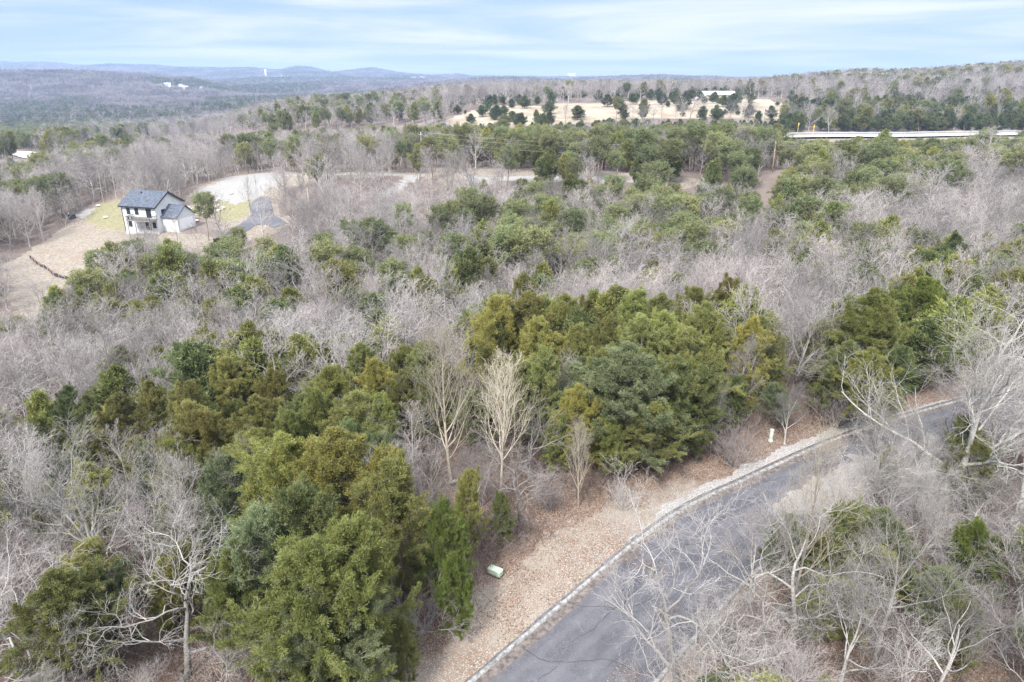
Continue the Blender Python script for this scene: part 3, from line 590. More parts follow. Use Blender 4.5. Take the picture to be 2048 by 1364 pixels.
def tubes(segs, sides):
    """segs (n,8): p0 p1 r0 r1 -> verts, quads"""
    s = np.asarray(segs, float)
    if len(s) == 0: return np.zeros((0, 3)), np.zeros((0, 4), int)
    p0 = s[:, 0:3]; p1 = s[:, 3:6]; d = p1 - p0; d /= np.linalg.norm(d, axis=1)[:, None] + 1e-9
    ref = np.where(np.abs(d[:, 2:3]) < .9, np.array([[0, 0, 1.]]), np.array([[1., 0, 0]]))
    e1 = np.cross(d, ref); e1 /= np.linalg.norm(e1, axis=1)[:, None] + 1e-9; e2 = np.cross(d, e1)
    a = np.arange(sides) * 2 * np.pi / sides
    ring = e1[:, None, :] * np.cos(a)[None, :, None] + e2[:, None, :] * np.sin(a)[None, :, None]
    v0 = p0[:, None, :] + ring * s[:, 6][:, None, None]; v1 = p1[:, None, :] + ring * s[:, 7][:, None, None]
    V = np.concatenate([v0, v1], 1).reshape(-1, 3); n = len(s); k = np.arange(sides); k2 = (k + 1) % sides
    q = np.stack([k, k2, k2 + sides, k + sides], 1)[None] + (np.arange(n) * 2 * sides)[:, None, None]
    return V, q.reshape(-1, 4)
def unit(v): return v / (np.linalg.norm(v) + 1e-9)
def rot_about(v, ax, an):
    ax = unit(ax); return v * math.cos(an) + np.cross(ax, v) * math.sin(an) + ax * np.dot(ax, v) * (1 - math.cos(an))
def perp(v):
    w = np.cross(v, [0, 0, 1.]) if abs(v[2]) < .95 else np.cross(v, [1., 0, 0]); return unit(w)
def bare(rng, h, habit, detail=1.0, rmin=.0065):
    """a leafless tree: lists of segments by thickness class"""
    seg = {0: [], 1: [], 2: []}
    if habit == 'oak':      P = dict(split=.26, n1=11, ang1=(.45, .95), len1=.56, crook=.16, up=.20, trunk_r=.016, nsub=(7, 6, 5))
    elif habit == 'great':  P = dict(split=.24, n1=10, ang1=(.45, 1.0), len1=.60, crook=.17, up=.20, trunk_r=.021, nsub=(8, 7, 5))
    elif habit == 'crooked':P = dict(split=.22, n1=7, ang1=(.6, 1.25), len1=.66, crook=.34, up=.12, trunk_r=.019, nsub=(6, 6, 4))
    elif habit == 'poplar': P = dict(split=.20, n1=20, ang1=(.50, .82), len1=.50, crook=.06, up=.26, trunk_r=.0115, nsub=(6, 5, 3))
    elif habit == 'slim':   P = dict(split=.45, n1=9, ang1=(.4, .8), len1=.36, crook=.14, up=.24, trunk_r=.011, nsub=(6, 6, 4))
    else:                   P = dict(split=.02, n1=15, ang1=(.2, .95), len1=.85, crook=.13, up=.13, trunk_r=.012, nsub=(7, 6, 4))
    def limb(p, d, length, r, lev):
        nseg = {0: 9, 1: 8, 2: 5, 3: 3, 4: 2}[lev]; L_ = length / nseg; pts = [p.copy()]; ds = [d]; rs = [r]
        endf = {0: .22, 1: .18, 2: .25, 3: .4, 4: .5}[lev]
        for i in range(nseg):
            d = unit(d + rng.normal(0, P['crook'] * (1.0 if lev else .35), 3) + np.array([0, 0, P['up'] * (.5 if lev < 3 else .25)]))
            p = p + d * L_; pts.append(p.copy()); ds.append(d); rs.append(r * (1 - (1 - endf) * (i + 1) / nseg))
        cls = 0 if lev == 0 or (lev == 1 and r > .05) else (1 if lev <= 2 else 2)
        for i in range(nseg): seg[cls].append([*pts[i], *pts[i + 1], rs[i], rs[i + 1]])
        return pts, ds, rs
    def grow(p, d, length, r, lev):
        pts, ds, rs = limb(p, d, length, r, lev)
        if lev >= 4: return
        n = max(2, int(round(P['nsub'][lev - 1] * detail * (.8 + .4 * rng.random()))))
        if lev == 3: n = max(2, int(round(3 * detail)))
        for k in range(n):
            f = .22 + .78 * (k + rng.random()) / n; i = min(int(f * (len(pts) - 1)), len(pts) - 2); t = f * (len(pts) - 1) - i
            q = pts[i] * (1 - t) + pts[i + 1] * t; bd = ds[i + 1]
            ax = rot_about(perp(bd), bd, rng.random() * 6.283); an = rng.uniform(.45, .95)
            nd = rot_about(bd, ax, an); nd[2] += .12; nd = unit(nd)
            grow(q, nd, length * (.50 + .2 * rng.random()) * (1.05 - .45 * f), max(rs[i] * .55, rmin), lev + 1)
    stems = 1 if habit not in ('shrub',) else 1
    base = np.zeros(3); d0 = unit(np.array([rng.normal(0, .06), rng.normal(0, .06), 1.]))
    if habit == 'shrub':
        for k in range(P['n1']):
            az = k * 2.4 + rng.random(); an = rng.uniform(*P['ang1'])
            d = np.array([math.cos(az) * math.sin(an), math.sin(az) * math.sin(an), math.cos(an)])
            grow(np.array([math.cos(az) * .1, math.sin(az) * .1, -.1]), d, h * rng.uniform(.7, 1.02), h * .010 + .008, 1)
        return seg
    pts, ds, rs = limb(base + np.array([0, 0, -.3]), d0, h * (.93 if habit in ('poplar', 'slim') else .72), h * P['trunk_r'], 0)
    # root flare
    seg[0].append([0, 0, -.35, pts[1][0] * .4, pts[1][1] * .4, .5, rs[0] * 1.7, rs[0] * 1.0])
    for k in range(P['n1']):
        f = P['split'] + (1 - P['split']) * (k + .6 * rng.random()) / P['n1']; i = min(int(f * (len(pts) - 1)), len(pts) - 2); t = f * (len(pts) - 1) - i
        q = pts[i] * (1 - t) + pts[i + 1] * t; az = k * 2.4 + rng.normal(0, .4)
        an = np.interp(f, [P['split'], 1], [P['ang1'][1], P['ang1'][0] * .6])
        d = np.array([math.cos(az) * math.sin(an), math.sin(az) * math.sin(an), math.cos(an)])
        lf = 1.0 - .55 * (f - P['split']) / (1 - P['split']) if habit in ('poplar', 'slim') else 1.0 - .3 * f
        grow(q, d, h * P['len1'] * lf * rng.uniform(.75, 1.15), rs[i] * rng.uniform(.45, .68), 1)
    return seg
def rescale(Vs, h):
    z = max(v[:, 2].max() for v in Vs if len(v)); return h / z
def bare_meshes(name, rng, h, habit, detail, mats, rmin=.0075):
    sg = bare(rng, h, habit, detail, rmin)
    v0, q0 = tubes(sg[0], 7); v1, q1 = tubes(sg[1], 4); v2, q2 = tubes(sg[2], 3)
    f = rescale([v0, v1, v2], h); v0 = v0 * f; v1 = v1 * f; v2 = v2 * f
    tr = mesh_np(name + '_trunk', v0, [q0], mats[0], smooth_=True) if len(v0) else None
    cr = mesh_np(name + '_crown', np.concatenate([v1, v2]), [q1, q2 + len(v1)], mats[1])
    al = mesh_np(name, np.concatenate([v0, v1, v2]), [q0, q1 + len(v0), q2 + len(v0) + len(v1)], [mats[0], mats[1]],
                 matidx=np.r_[np.zeros(len(q0)), np.ones(len(q1) + len(q2))])
    return tr, cr, al
def sprays(P, D, size, blades, rng, spread=.55, wid=.16):
    """tufts of narrow pointed blades: P points, D directions"""
    n = len(P); P = np.repeat(P, blades, 0); D = np.repeat(D, blades, 0); size = np.repeat(size, blades)
    d = D + rng.normal(0, spread, D.shape); d /= np.linalg.norm(d, axis=1)[:, None]
    s = rng.normal(0, 1, D.shape); s -= d * np.sum(s * d, 1)[:, None]; s /= np.linalg.norm(s, axis=1)[:, None] + 1e-9
    L_ = size * rng.uniform(.6, 1.2, len(P)); w = L_ * wid
    o = P + rng.normal(0, 1, P.shape) * (size * .35)[:, None]
    a = o; b = o + d * (L_ * .55)[:, None] + s * w[:, None]; c = o + d * L_[:, None]; e = o + d * (L_ * .5)[:, None] - s * w[:, None]
    V = np.stack([a, b, c, e], 1).reshape(-1, 3); F = np.arange(len(P) * 4).reshape(-1, 4)
    return V, F
def cedar(rng, h, wide=1.0, tufts=4200, blades=7, kind='cedar', size=.30):
    """eastern red cedar: plumed, upswept, uneven"""
    limbs = []; P = []; D = []; T = []; dead = []
    rmax = h * (.27 if kind == 'cedar' else .34) * wide
    nb = 50 if kind == 'cedar' else 54
    base = .10 if kind != 'pine' else .48
    trunk = []; p = np.array([0, 0, -.3]); d = np.array([rng.normal(0, .03), rng.normal(0, .03), 1.]); r = h * .014
    pts = [p.copy()]
    for i in range(10):
        d = unit(d + rng.normal(0, .035, 3)); d[2] = abs(d[2]); q = p + d * (h + .3) * .097; trunk.append([*p, *q, r * (1 - .09 * i), r * (1 - .09 * (i + 1))]); p = q; pts.append(p.copy())
    pts = np.array(pts)
    def at(z): return np.array([np.interp(z, pts[:, 2], pts[:, 0]), np.interp(z, pts[:, 2], pts[:, 1]), z])
    lobes = rng.random(8)
    for k in range(nb):
        f = (k + rng.random()) / nb; zz = h * (base + (.97 - base) * f)
        az = k * 2.399 + rng.normal(0, .3)
        g = (f if kind != 'pine' else f)
        if kind == 'cedar': prof = (np.interp(g, [0, .08, .3, .6, .85, 1], [.66, .95, 1.0, .64, .27, .04]))
        elif kind == 'young': prof = (np.interp(g, [0, .08, .3, .6, .85, 1], [.8, 1.0, .95, .66, .34, .06]))
        else: prof = (np.interp(g, [0, .2, .5, .8, 1], [.45, .9, 1.0, .75, .25]))
        Lb = rmax * prof * rng.uniform(.62, 1.22) * (.8 + .4 * lobes[int((az % 6.283) / 6.284 * 8)])
        up = {'cedar': .72, 'young': .5, 'pine': .25}[kind] + .5 * f * (kind != 'pine') + rng.normal(0, .12)
        d = unit(np.array([math.cos(az), math.sin(az), up]))
        q = at(zz); r0 = .018 + .02 * (1 - f); prev = q
        steps = 5; 
        for s_ in range(steps):
            d = unit(d + rng.normal(0, .12, 3) + np.array([0, 0, .06 if kind != 'pine' else .1]))
            nx = prev + d * Lb * 1.12 / steps; trunk.append([*prev, *nx, r0 * (1 - s_ / steps * .8), r0 * (1 - (s_ + 1) / steps * .8)])
            w = (s_ + 1) / steps
            m = int(tufts / nb * (.35 + 1.1 * w) / steps * (.35 + prof) * 1.2)
            if m > 0 and w > (.25 if kind == 'cedar' else .1 if kind == 'young' else .45):
                # side plumes
                npl = 3
                for pl in range(npl):
                    sd = unit(d + rng.normal(0, .65, 3) + np.array([0, 0, .10])); pll = Lb * (.22 + .24 * rng.random()) * (1.15 - .4 * w) + .18
                    mm = max(1, m // npl); tt = rng.random(mm) ** .8
                    c = nx - d * Lb / steps * rng.random()
                    P.append(c + sd * pll * tt[:, None] + rng.normal(0, (.055 if kind != 'pine' else .13), (mm, 3))); D.append(np.tile(unit(sd + np.array([0, 0, .25])), (mm, 1)))
                    T.append(np.tile([np.clip(.5 + rng.normal(0, .24), 0, 1), rng.random() ** 2], (mm, 1)) + rng.normal(0, .10, (mm, 2)))
                    if rng.random() < .8: dead.append([*c, *(c + sd * pll * 1.05), .010, .004])
            prev = nx
        # grey dead inner twigs
        for _ in range(5):
            t = rng.uniform(.1, 1.0); c = q + (prev - q) * t; dd = unit(rng.normal(0, 1, 3)); dead.append([*c, *(c + dd * .5), .009, .003])
    # a few upright side leaders give the ragged, pointed top
    if kind == 'cedar':
        for k in range(9):
            az = rng.uniform(0, 6.283); rr0 = rmax * rng.uniform(.15, .6); z0 = h * (1.0 - .42 * rr0 / rmax - rng.uniform(-.05, .12)); c0 = at(z0 - .9) + np.array([math.cos(az) * rr0, math.sin(az) * rr0, 0]); mm = int(tufts * .014)
            t = rng.random(mm); c = c0 + np.array([math.cos(az) * .25, math.sin(az) * .25, 1.5]) * t[:, None] + rng.normal(0, 1, (mm, 3)) * (.26 * (1.05 - t))[:, None] * [1, 1, .5]
            P.append(c); D.append(np.tile(unit(np.array([math.cos(az) * .3, math.sin(az) * .3, 1.])), (mm, 1))); T.append(np.tile([.6 + rng.normal(0, .2), rng.random()], (mm, 1)))
            dead.append([*at(z0 - 1.6), *c0, .014, .010]); dead.append([*c0, *(c0 + [0, 0, 1.3]), .010, .004])
    # leader
    top = at(h * .93); mm = int(tufts * .015) + 4
    P.append(top + np.stack([rng.normal(0, .10, mm), rng.normal(0, .10, mm), rng.uniform(-.5, .45, mm)], 1)); D.append(np.tile([0, 0, 1.], (mm, 1))); T.append(np.tile([.6, .4], (mm, 1)))
    P = np.concatenate(P); D = np.concatenate(D); T = np.clip(np.concatenate(T), 0, 1)
    V, F = sprays(P, D, np.full(len(P), size), blades, rng, .5 if kind != 'pine' else .9, .10 if size < .3 else .13)
    tint = np.zeros((len(V), 4)); tint[:, :2] = np.repeat(T, blades * 4, 0); tint[:, 3] = 1
    return np.array(trunk), np.array(dead), V, F, tint
def cedar_meshes(name, rng, h, wide, tufts, blades, kind, size, lm):
    tr, dead, V, F, tint = cedar(rng, h, wide, tufts, blades, kind, size)
    v0, q0 = tubes(tr, 5); v1, q1 = tubes(dead, 3)
    bk = M['cedar_bark'] if kind != 'pine' else M['pine_bark']
    v01 = np.concatenate([v0, v1]); q01 = np.concatenate([q0, q1 + len(v0)])
    t_ = mesh_np(name + '_trunk', v01, [q01], [bk, M['twig_bark']], matidx=np.r_[np.zeros(len(q0)), np.ones(len(q1))])
    c_ = mesh_np(name + '_crown', V, [F], lm, tint)
    al = mesh_np(name, np.concatenate([v01, V]), [q01, F + len(v01)], [bk, lm, M['twig_bark']], np.concatenate([np.zeros((len(v01), 4)), tint]),
                 matidx=np.r_[np.zeros(len(q0)), np.full(len(q1), 2), np.ones(len(F))])
    return t_, c_, al
bark('pine_bark', (.17, .125, .10), (.28, .22, .185), (.22, .17, .14), .6)
RN = np.random.RandomState
PROTO = {}
PROTO['oak'] = [bare_meshes('leafless_oak', RN(10 + i), 12, 'oak', 1.2, (M['limb_bark'], M['near_twig']), .006) for i in range(4)]
PROTO['crooked'] = [bare_meshes('leafless_crooked', RN(20 + i), 10, 'crooked', 1.35, (M['limb_bark'], M['near_twig']), .006) for i in range(4)]
PROTO['great'] = [bare_meshes('leafless_great', RN(15 + i), 14, 'great', 1.15, (M['limb_bark'], M['limb_bark']), .010) for i in range(2)]
PROTO['poplar'] = [bare_meshes('leafless_pale', RN(30 + i), 12, 'poplar', 1.0, (M['pale_bark'], M['pale_bark'])) for i in range(2)]
PROTO['shrub'] = [bare_meshes('leafless_shrub', RN(40 + i), 4, 'shrub', .8, (M['twig_bark'], M['twig_bark'])) for i in range(3)]
PROTO['cedar'] = [cedar_meshes('cedar', RN(50 + i), 10, [1.1, 1.25, 1.0, .9, 1.15][i], [10500, 11500, 9000, 8200, 7000][i], 12, 'cedar', .155, M['cedar_foliage']) for i in range(5)]
PROTO['mid_bare'] = [bare_meshes('leafless_mid', RN(60 + i), 12, ['oak', 'slim', 'oak', 'oak', 'crooked'][i], .85, (M['grey_bark'], M['twig_bark']), .013) for i in range(5)]
PROTO['mid_cedar'] = [cedar_meshes('cedar_mid', RN(70 + i), 10, 1.05, 2600, 6, 'cedar', .42, M['cedar_foliage']) for i in range(3)]
PROTO['pine'] = [cedar_meshes('pine', RN(80 + i), 12, .66, 1500, 7, 'pine', .42, M['pine_foliage']) for i in range(4)]
PROTO['young'] = [cedar_meshes('young_cedar', RN(90 + i), 5, 1.1, 1500, 6, 'young', .34, M['young_cedar_foliage']) for i in range(3)]
def brush_mesh(seed):
    rng = RN(seed); segs = []
    for k in range(20):
        p = np.r_[rng.normal(0, .7, 2), -.05]; d = unit(np.r_[rng.normal(0, .45, 2), 1.]); L_ = rng.uniform(.5, 1.9)
        for i in range(3):
            q = p + d * L_ / 3; segs.append([*p, *q, .011 - .003 * i, .008 - .003 * i])
            for j in range(3):
                e = unit(d + rng.normal(0, .6, 3)); segs.append([*q, *(q + e * L_ * .28), .006, .003])
            p = q; d = unit(d + rng.normal(0, .25, 3))
    v, q = tubes(segs, 3); return mesh_np('brush', v, [q], M['brush_bark'])
# ---------------------------------------------------------------- ground sheet
def tag(o, label=None, cat=None, group=None, kind=None):
    if label: o['label'] = label
    if cat: o['category'] = cat
    if group: o['group'] = group
    if kind: o['kind'] = kind
    return o
def link(name, me, parent=None, loc=(0, 0, 0), rot=0, sc=None):
    o = bpy.data.objects.new(name, me); C.objects.link(o); o.location = loc
    if rot: o.rotation_euler[2] = rot
    if sc: o.scale = sc
    if parent: o.parent = parent
    return o
az = np.concatenate([np.arange(-180, -50, 4.0), np.arange(-50, 50.01, .33), np.arange(54, 180.1, 4.0)])
rr = np.concatenate([np.arange(2, 70, .55), np.arange(70, 260, 1.1), 260 * 1.028 ** np.arange(0, 128)])
AZ, RR = np.meshgrid(np.radians(az), rr)
GX = np.sin(AZ) * RR; GY = np.cos(AZ) * RR; GZ = H(GX.ravel(), GY.ravel()).reshape(GX.shape)
nr, nc = GX.shape
idx = np.arange(nr * nc).reshape(nr, nc)
F4 = np.stack([idx[:-1, :-1], idx[1:, :-1], idx[1:, 1:], idx[:-1, 1:]], -1).reshape(-1, 4)[:, ::-1]
centre = np.array([[0, 0, H1(0, 0)]]); V = np.concatenate([np.stack([GX.ravel(), GY.ravel(), GZ.ravel()], 1), centre])
F3 = np.stack([np.full(nc - 1, nr * nc), idx[0, :-1], idx[0, 1:]], 1)[:, ::-1]
x = V[:, 0]; y = V[:, 1]
def multi(polys):
    r = np.zeros(len(x), bool)
    jx = x + 2.0 * (vnoise(x / 3, y / 3, 11) - .5) * 1.5; jy = y + 3.0 * (vnoise(x / 3, y / 3, 12) - .5) * 1.5
    for p in polys: r |= inpoly(jx, jy, p)
    return r.astype(float)
def dist_line(x, y, P):
    P = resample(P, 4.0); out = np.full(np.shape(x), 1e9)
    for q in P: out = np.minimum(out, np.hypot(x - q[0], y - q[1]))
    return out
kd = kerb_dist(x, y)
clear = multi(POLY_CLEAR); gravel = multi(POLY_GRAVEL); lawn = multi(POLY_LAWN); meadow = multi(POLY_MEADOW)
gravel = np.maximum(gravel, (dist_line(x, y, TRACK) < 2.2).astype(float))
clear = np.maximum(clear, (dist_line(x, y, HWY) < 15).astype(float)); clear = np.maximum(clear, (dist_line(x, y, HWYL) < 14).astype(float))
# the gravel strip beyond the kerb, wider towards the bend, and the turnout on the near side
wv = np.interp(x, [2, 8, 11, 16, 30, 45, 60], [0, .1, .9, 1.1, 1.0, .5, .3])
verge_g = 0 * ((kd < .3) & (kd > -wv - .5 * vnoise(x * 1.1, y * 1.1, 21))).astype(float) * (wv > .05)
verge = smooth(1 - np.maximum(-kd - 1.3 - 2.6 * vnoise(x / 4, y / 4, 22), 0) / 3.2) * (kd < 3) * (kd > -20) * np.interp(x, [-30, 6, 14, 24], [1, 1, .55, .25])
verge = np.maximum(verge, smooth((kd - ROADW + .3) / .3) * smooth(1 - (kd - ROADW - 1.2) / 1.0) * (kd < 40))
turn = smooth(1 - np.maximum(np.hypot((x - 27.5) / 7.5, (y - 41.5) / 3.0) - .8, 0) / .25) * (kd > 3)
at1 = np.stack([clear, gravel, lawn, meadow], 1); at2 = np.stack([verge, verge_g, turn, np.ones(len(x))], 1)
def ground_mat():
    m, t, p = mat('ground'); b = NB(t)
    n1 = b.noise(.22, 6, .65); n2 = b.noise(1.7, 6, .7); n3 = b.noise(9, 4, .7); n4 = b.noise(.035, 4, .6)
    leaves = b.sep(b.vor(24, 'Color')); lv2 = b.sep(b.vor(19, 'Color'))
    # forest floor: brown leaves, grey duff, pale stones
    litter = b.mix(leaves[0], rgba(.075, .045, .030), rgba(.22, .135, .09))
    litter = b.mix(b.rng(leaves[1], .72, .9), litter, rgba(.42, .36, .32))
    litter = b.mix(b.rng(n2, .56, .72, 0, .75), litter, rgba(.50, .47, .47))
    c = b.mix(b.rng(n1, .35, .7, 0, .55), litter, rgba(.15, .115, .095))
    far = b.mix(b.rng(n4, .3, .7), rgba(.14, .11, .095), rgba(.22, .18, .16)); 
    cdn = t.nodes.new('ShaderNodeVectorMath'); cdn.operation = 'LENGTH'; t.links.new(b.pos(), cdn.inputs[0])
    c = b.mix(b.rng(cdn.outputs['Value'], 70, 140), c, far)
    A = b.attr('zone_a'); sa = b.sep(A); sa3 = b.attr('zone_a', 'Alpha'); sb = b.sep(b.attr('zone_b'))
    straw = b.mix(b.rng(n2, .35, .65), rgba(.18, .15, .12), rgba(.30, .265, .22)); straw = b.mix(b.rng(n1, .5, .75, 0, .8), straw, rgba(.23, .165, .125))
    straw = b.mix(b.rng(n3, .62, .75, 0, .7), straw, rgba(.47, .44, .40))
    c = b.mix(b.rng(b.math('ADD', sa[0], b.math('MULTIPLY', b.math('SUBTRACT', n2, .5), .6)), .35, .65), c, straw)
    grav = b.mix(b.rng(n3, .3, .7), rgba(.20, .19, .18), rgba(.34, .33, .315)); grav = b.mix(b.rng(n2, .5, .7, 0, .5), grav, rgba(.45, .40, .36))
    c = b.mix(b.rng(sa[1], .35, .65), c, grav)
    lawn_ = b.mix(b.rng(n2, .35, .65), rgba(.165, .16, .085), rgba(.28, .25, .155)); c = b.mix(b.rng(sa[2], .3, .7), c, lawn_)
    mead = b.mix(b.rng(b.noise(.06, 6, .7), .35, .65), rgba(.24, .195, .14), rgba(.37, .32, .25)); c = b.mix(b.rng(sa3, .35, .65), c, mead)
    sand = b.mix(leaves[2], rgba(.12, .10, .082), rgba(.265, .235, .20)); sand = b.mix(b.rng(leaves[0], .55, .8, 0, .8), sand, rgba(.26, .13, .07))
    sand = b.mix(b.rng(lv2[1], .78, .9), sand, rgba(.36, .335, .31)); sand = b.mix(b.rng(n1, .42, .62, 0, .75), sand, b.mix(leaves[1], rgba(.21, .175, .14), rgba(.34, .30, .25)))
    c = b.mix(b.rng(b.math('ADD', b.math('MULTIPLY', sb[0], b.rng(n1, .25, .6, .55, 1)), b.math('MULTIPLY', b.math('SUBTRACT', n2, .5), 1.7)), .3, .7), c, sand)
    st = b.sep(b.vor(22, 'Color')); vg = b.mix(st[0], rgba(.50, .48, .46), rgba(.85, .84, .83)); vg = b.mix(b.rng(st[1], .85, .95), vg, rgba(.25, .2, .16))
    c = b.mix(b.rng(b.math('ADD', sb[1], b.math('MULTIPLY', b.math('SUBTRACT', n3, .5), .9)), .35, .6), c, vg)
    tg = b.mix(st[2], rgba(.40, .35, .31), rgba(.62, .57, .53)); tg = b.mix(b.rng(n1, .45, .65, 0, .5), tg, rgba(.36, .28, .22)); c = b.mix(b.rng(b.math('ADD', sb[2], b.math('MULTIPLY', b.math('SUBTRACT', n2, .5), .6)), .35, .65), c, tg)
    t.links.new(c, p.inputs['Base Color']); p.inputs['Roughness'].default_value = .95; p.inputs['Specular IOR Level'].default_value = .1
    t.links.new(b.bump(leaves[0], .5, .04), p.inputs['Normal'])
    return m
gm = mesh_np('ground', V, [F4, F3], ground_mat(), smooth_=True)
for nm, dat in (('zone_a', at1), ('zone_b', at2)):
    a_ = gm.color_attributes.new(nm, 'FLOAT_COLOR', 'POINT'); a_.data.foreach_set('color', dat.astype(np.float32).ravel())
tag(link('ground', gm), kind='structure')
# ---------------------------------------------------------------- near road: asphalt, kerb, cracks
def asphalt(name, base, crack=True, blue=True):
    m, t, p = mat(name); b = NB(t)
    st = b.sep(b.vor(38, 'Color')); n = b.noise(.45, 6, .65, dist=.4); n2 = b.noise(3.5, 5, .7); n3 = b.noise(.16, 3, .5)
    c = b.mix(st[0], rgba(*[k * .55 for k in base]), rgba(*[k * 1.5 for k in base]))
    c = b.mix(b.rng(n, .35, .68, 0, .6), c, rgba(base[0] * 1.75, base[1] * 1.7, base[2] * 1.7))
    c = b.mix(b.rng(n3, .42, .6, 0, .45), c, rgba(base[0] * .55, base[1] * .55, base[2] * .6))
    c = b.mix(b.rng(n2, .60, .75, 0, .35), c, rgba(base[0] * 2.2, base[1] * 2.0, base[2] * 1.75))
    if name == 'road_asphalt':
        ac = b.attr('across', 'Fac'); nw = b.noise(.7, 3, .6)
        for ctr in (1.3, 2.75, 4.0, 5.4):
            d = b.math('ABSOLUTE', b.math('SUBTRACT', b.math('ADD', ac, b.math('MULTIPLY', b.math('SUBTRACT', nw, .5), .5)), ctr)); c = b.mix(b.rng(d, .05, .42, .42, 0), c, rgba(base[0] * 1.75, base[1] * 1.7, base[2] * 1.62))
        edge = b.math('MULTIPLY', b.rng(b.math('ADD', ac, b.math('MULTIPLY', nw, .9)), .5, 1.3, 1, 0), .75); c = b.mix(edge, c, rgba(.15, .125, .105))
        nf = b.noise(6, 6, .75); c = b.mix(b.rng(nf, .52, .72, 0, .5), c, rgba(base[0] * .5, base[1] * .5, base[2] * .52))
        nb_ = b.noise(1.1, 6, .7, dist=1.2); c = b.mix(b.rng(nb_, .58, .66, 0, .5), c, rgba(base[0] * 2.0, base[1] * 1.95, base[2] * 1.95))
    t.links.new(c, p.inputs['Base Color']); p.inputs['Roughness'].default_value = .82
    t.links.new(b.bump(st[0], .4, .01), p.inputs['Normal']); M[name] = m
asphalt('road_asphalt', (.078, .077, .087)); asphalt('drive_asphalt', (.095, .095, .105)); 
simple('concrete', (.235, .225, .215), .85, .5, 4.); simple('tar', (.04, .04, .046), .7, .3, 5.); simple('shoulder', (.11, .11, .12), .9, .35, 4.); simple('hwy_concrete', (.48, .47, .455), .9, .1, .2)
KF = resample(KERB, .4); KTf = np.gradient(KF, axis=0); KTf /= np.linalg.norm(KTf, axis=1)[:, None]; KNf = np.stack([KTf[:, 1], -KTf[:, 0]], 1)
def strip(name, offs, zs, m, s0=None, s1=None, wob=0, base=0.0):
    """a sheet or profile along the kerb line: offsets across, heights"""
    A = KF; n = len(A); V = []
    for o, z in zip(offs, zs):
        oo = o + (wob * (vnoise(np.arange(n) * .35, np.zeros(n) + o, 31) - .5) if wob else 0)
        V.append(np.c_[A + KNf * np.reshape(oo, (-1, 1)) if np.ndim(oo) else A + KNf * oo, np.full(n, z + base)])
    V = np.stack(V, 1); k = len(offs); ix = np.arange(n * k).reshape(n, k)
    F = np.stack([ix[:-1, :-1], ix[:-1, 1:], ix[1:, 1:], ix[1:, :-1]], -1).reshape(-1, 4)
    return link(name, mesh_np(name, V.reshape(-1, 3), [F], m))
w = np.linspace(.0, ROADW, 13)
tag(strip('road', list(w), [0.004 + .05 * math.sin(math.pi * k / 12) for k in range(13)], M['road_asphalt']), kind='structure')
_r = bpy.data.objects['road'].data; _a = _r.attributes.new('across', 'FLOAT', 'POINT'); _a.data.foreach_set('value', np.tile(w, len(KF)).astype(np.float32))
tag(strip('road_shoulder', [-.42, -.36, -.30, -.17], [-.06, .03, .035, .035], M['shoulder'], wob=.16), kind='structure')
tag(strip('kerb', [-.17, -.17, -.15, -.03, .0, .05], [-.06, .11, .125, .125, .11, .008], M['concrete']), kind='structure')
tag(strip('kerb', [ROADW - .03, ROADW, ROADW + .03, ROADW + .17, ROADW + .2, ROADW + .2], [.0, .09, .10, .10, .09, -.1], M['concrete']), kind='structure')
simple('silt', (.12, .10, .09), .95, .5, 3.)
def wavy(off0, off1, amp, seed, z, m, name):
    n = len(KF); t = np.arange(n); e = amp * vnoise(t * .16, np.full(n, seed), 33)
    V = np.stack([np.c_[KF + KNf * off0, np.full(n, z)], np.c_[KF + KNf * (off1 + e)[:, None], np.full(n, z + .004)]], 1)
    ix = np.arange(n * 2).reshape(n, 2); F = np.stack([ix[:-1, 0], ix[:-1, 1], ix[1:, 1], ix[1:, 0]], -1)
    return link(name, mesh_np(name, V.reshape(-1, 3), [F], m))
tag(wavy(.07, .12, .55, 2, .018, M['silt'], 'road_gutter'), kind='structure')
# tar sealed cracks
def ribbon_on_road(pts, wd, z):
    pts = resample(pts, .12); n = len(pts); t = np.gradient(pts, axis=0); t /= np.linalg.norm(t, axis=1)[:, None]; nn = np.c_[t[:, 1], -t[:, 0]]
    ww = wd * (.5 + .9 * vnoise(np.arange(n) * .3, np.full(n, pts[0][0]), 5)); pts = pts + nn * ((vnoise(np.arange(n) * .22, np.full(n, pts[0][1]), 6) - .5) * .35)[:, None]
    V = np.stack([np.c_[pts + nn * ww[:, None] / 2, np.full(n, z)], np.c_[pts - nn * ww[:, None] / 2, np.full(n, z)]], 1).reshape(-1, 3)
    return V, np.array([[2 * i, 2 * i + 1, 2 * i + 3, 2 * i + 2] for i in range(n - 1)])
Vs = []; Fs = []; nv = 0
def kp(s, off):
    k = int(np.clip(s, 0, len(KF) - 1)); return KF[k] + KNf[k] * off
rg = RN(4)
for s in range(70, 330, 15):
    ln = rg.choice([2.0, 3.5, 5.5]); o0 = .35; pts = [kp(s + rg.uniform(-4, 4) + 3 * q, o0 + ln * q / 3) for q in range(4)]
    v, f = ribbon_on_road(pts, .04, .062); Vs.append(v); Fs.append(f + nv); nv += len(v)
for o in (2.15, 4.3):
    for s in range(60, 330, 34):
        pts = [kp(s + q * 6, o + rg.uniform(-.3, .3)) for q in range(6)]
        v, f = ribbon_on_road(pts, .035, .062); Vs.append(v); Fs.append(f + nv); nv += len(v)
Vs = np.concatenate(Vs)
kdv = np.clip(kerb_dist(Vs[:, 0], Vs[:, 1]) / ROADW, 0, 1); Vs[:, 2] = .004 + .05 * np.sin(np.pi * kdv) + .007
tag(link('road_markings', mesh_np('road_cracks', Vs, [np.concatenate(Fs)], M['tar'])), kind='structure').name = 'road_crack_seals'
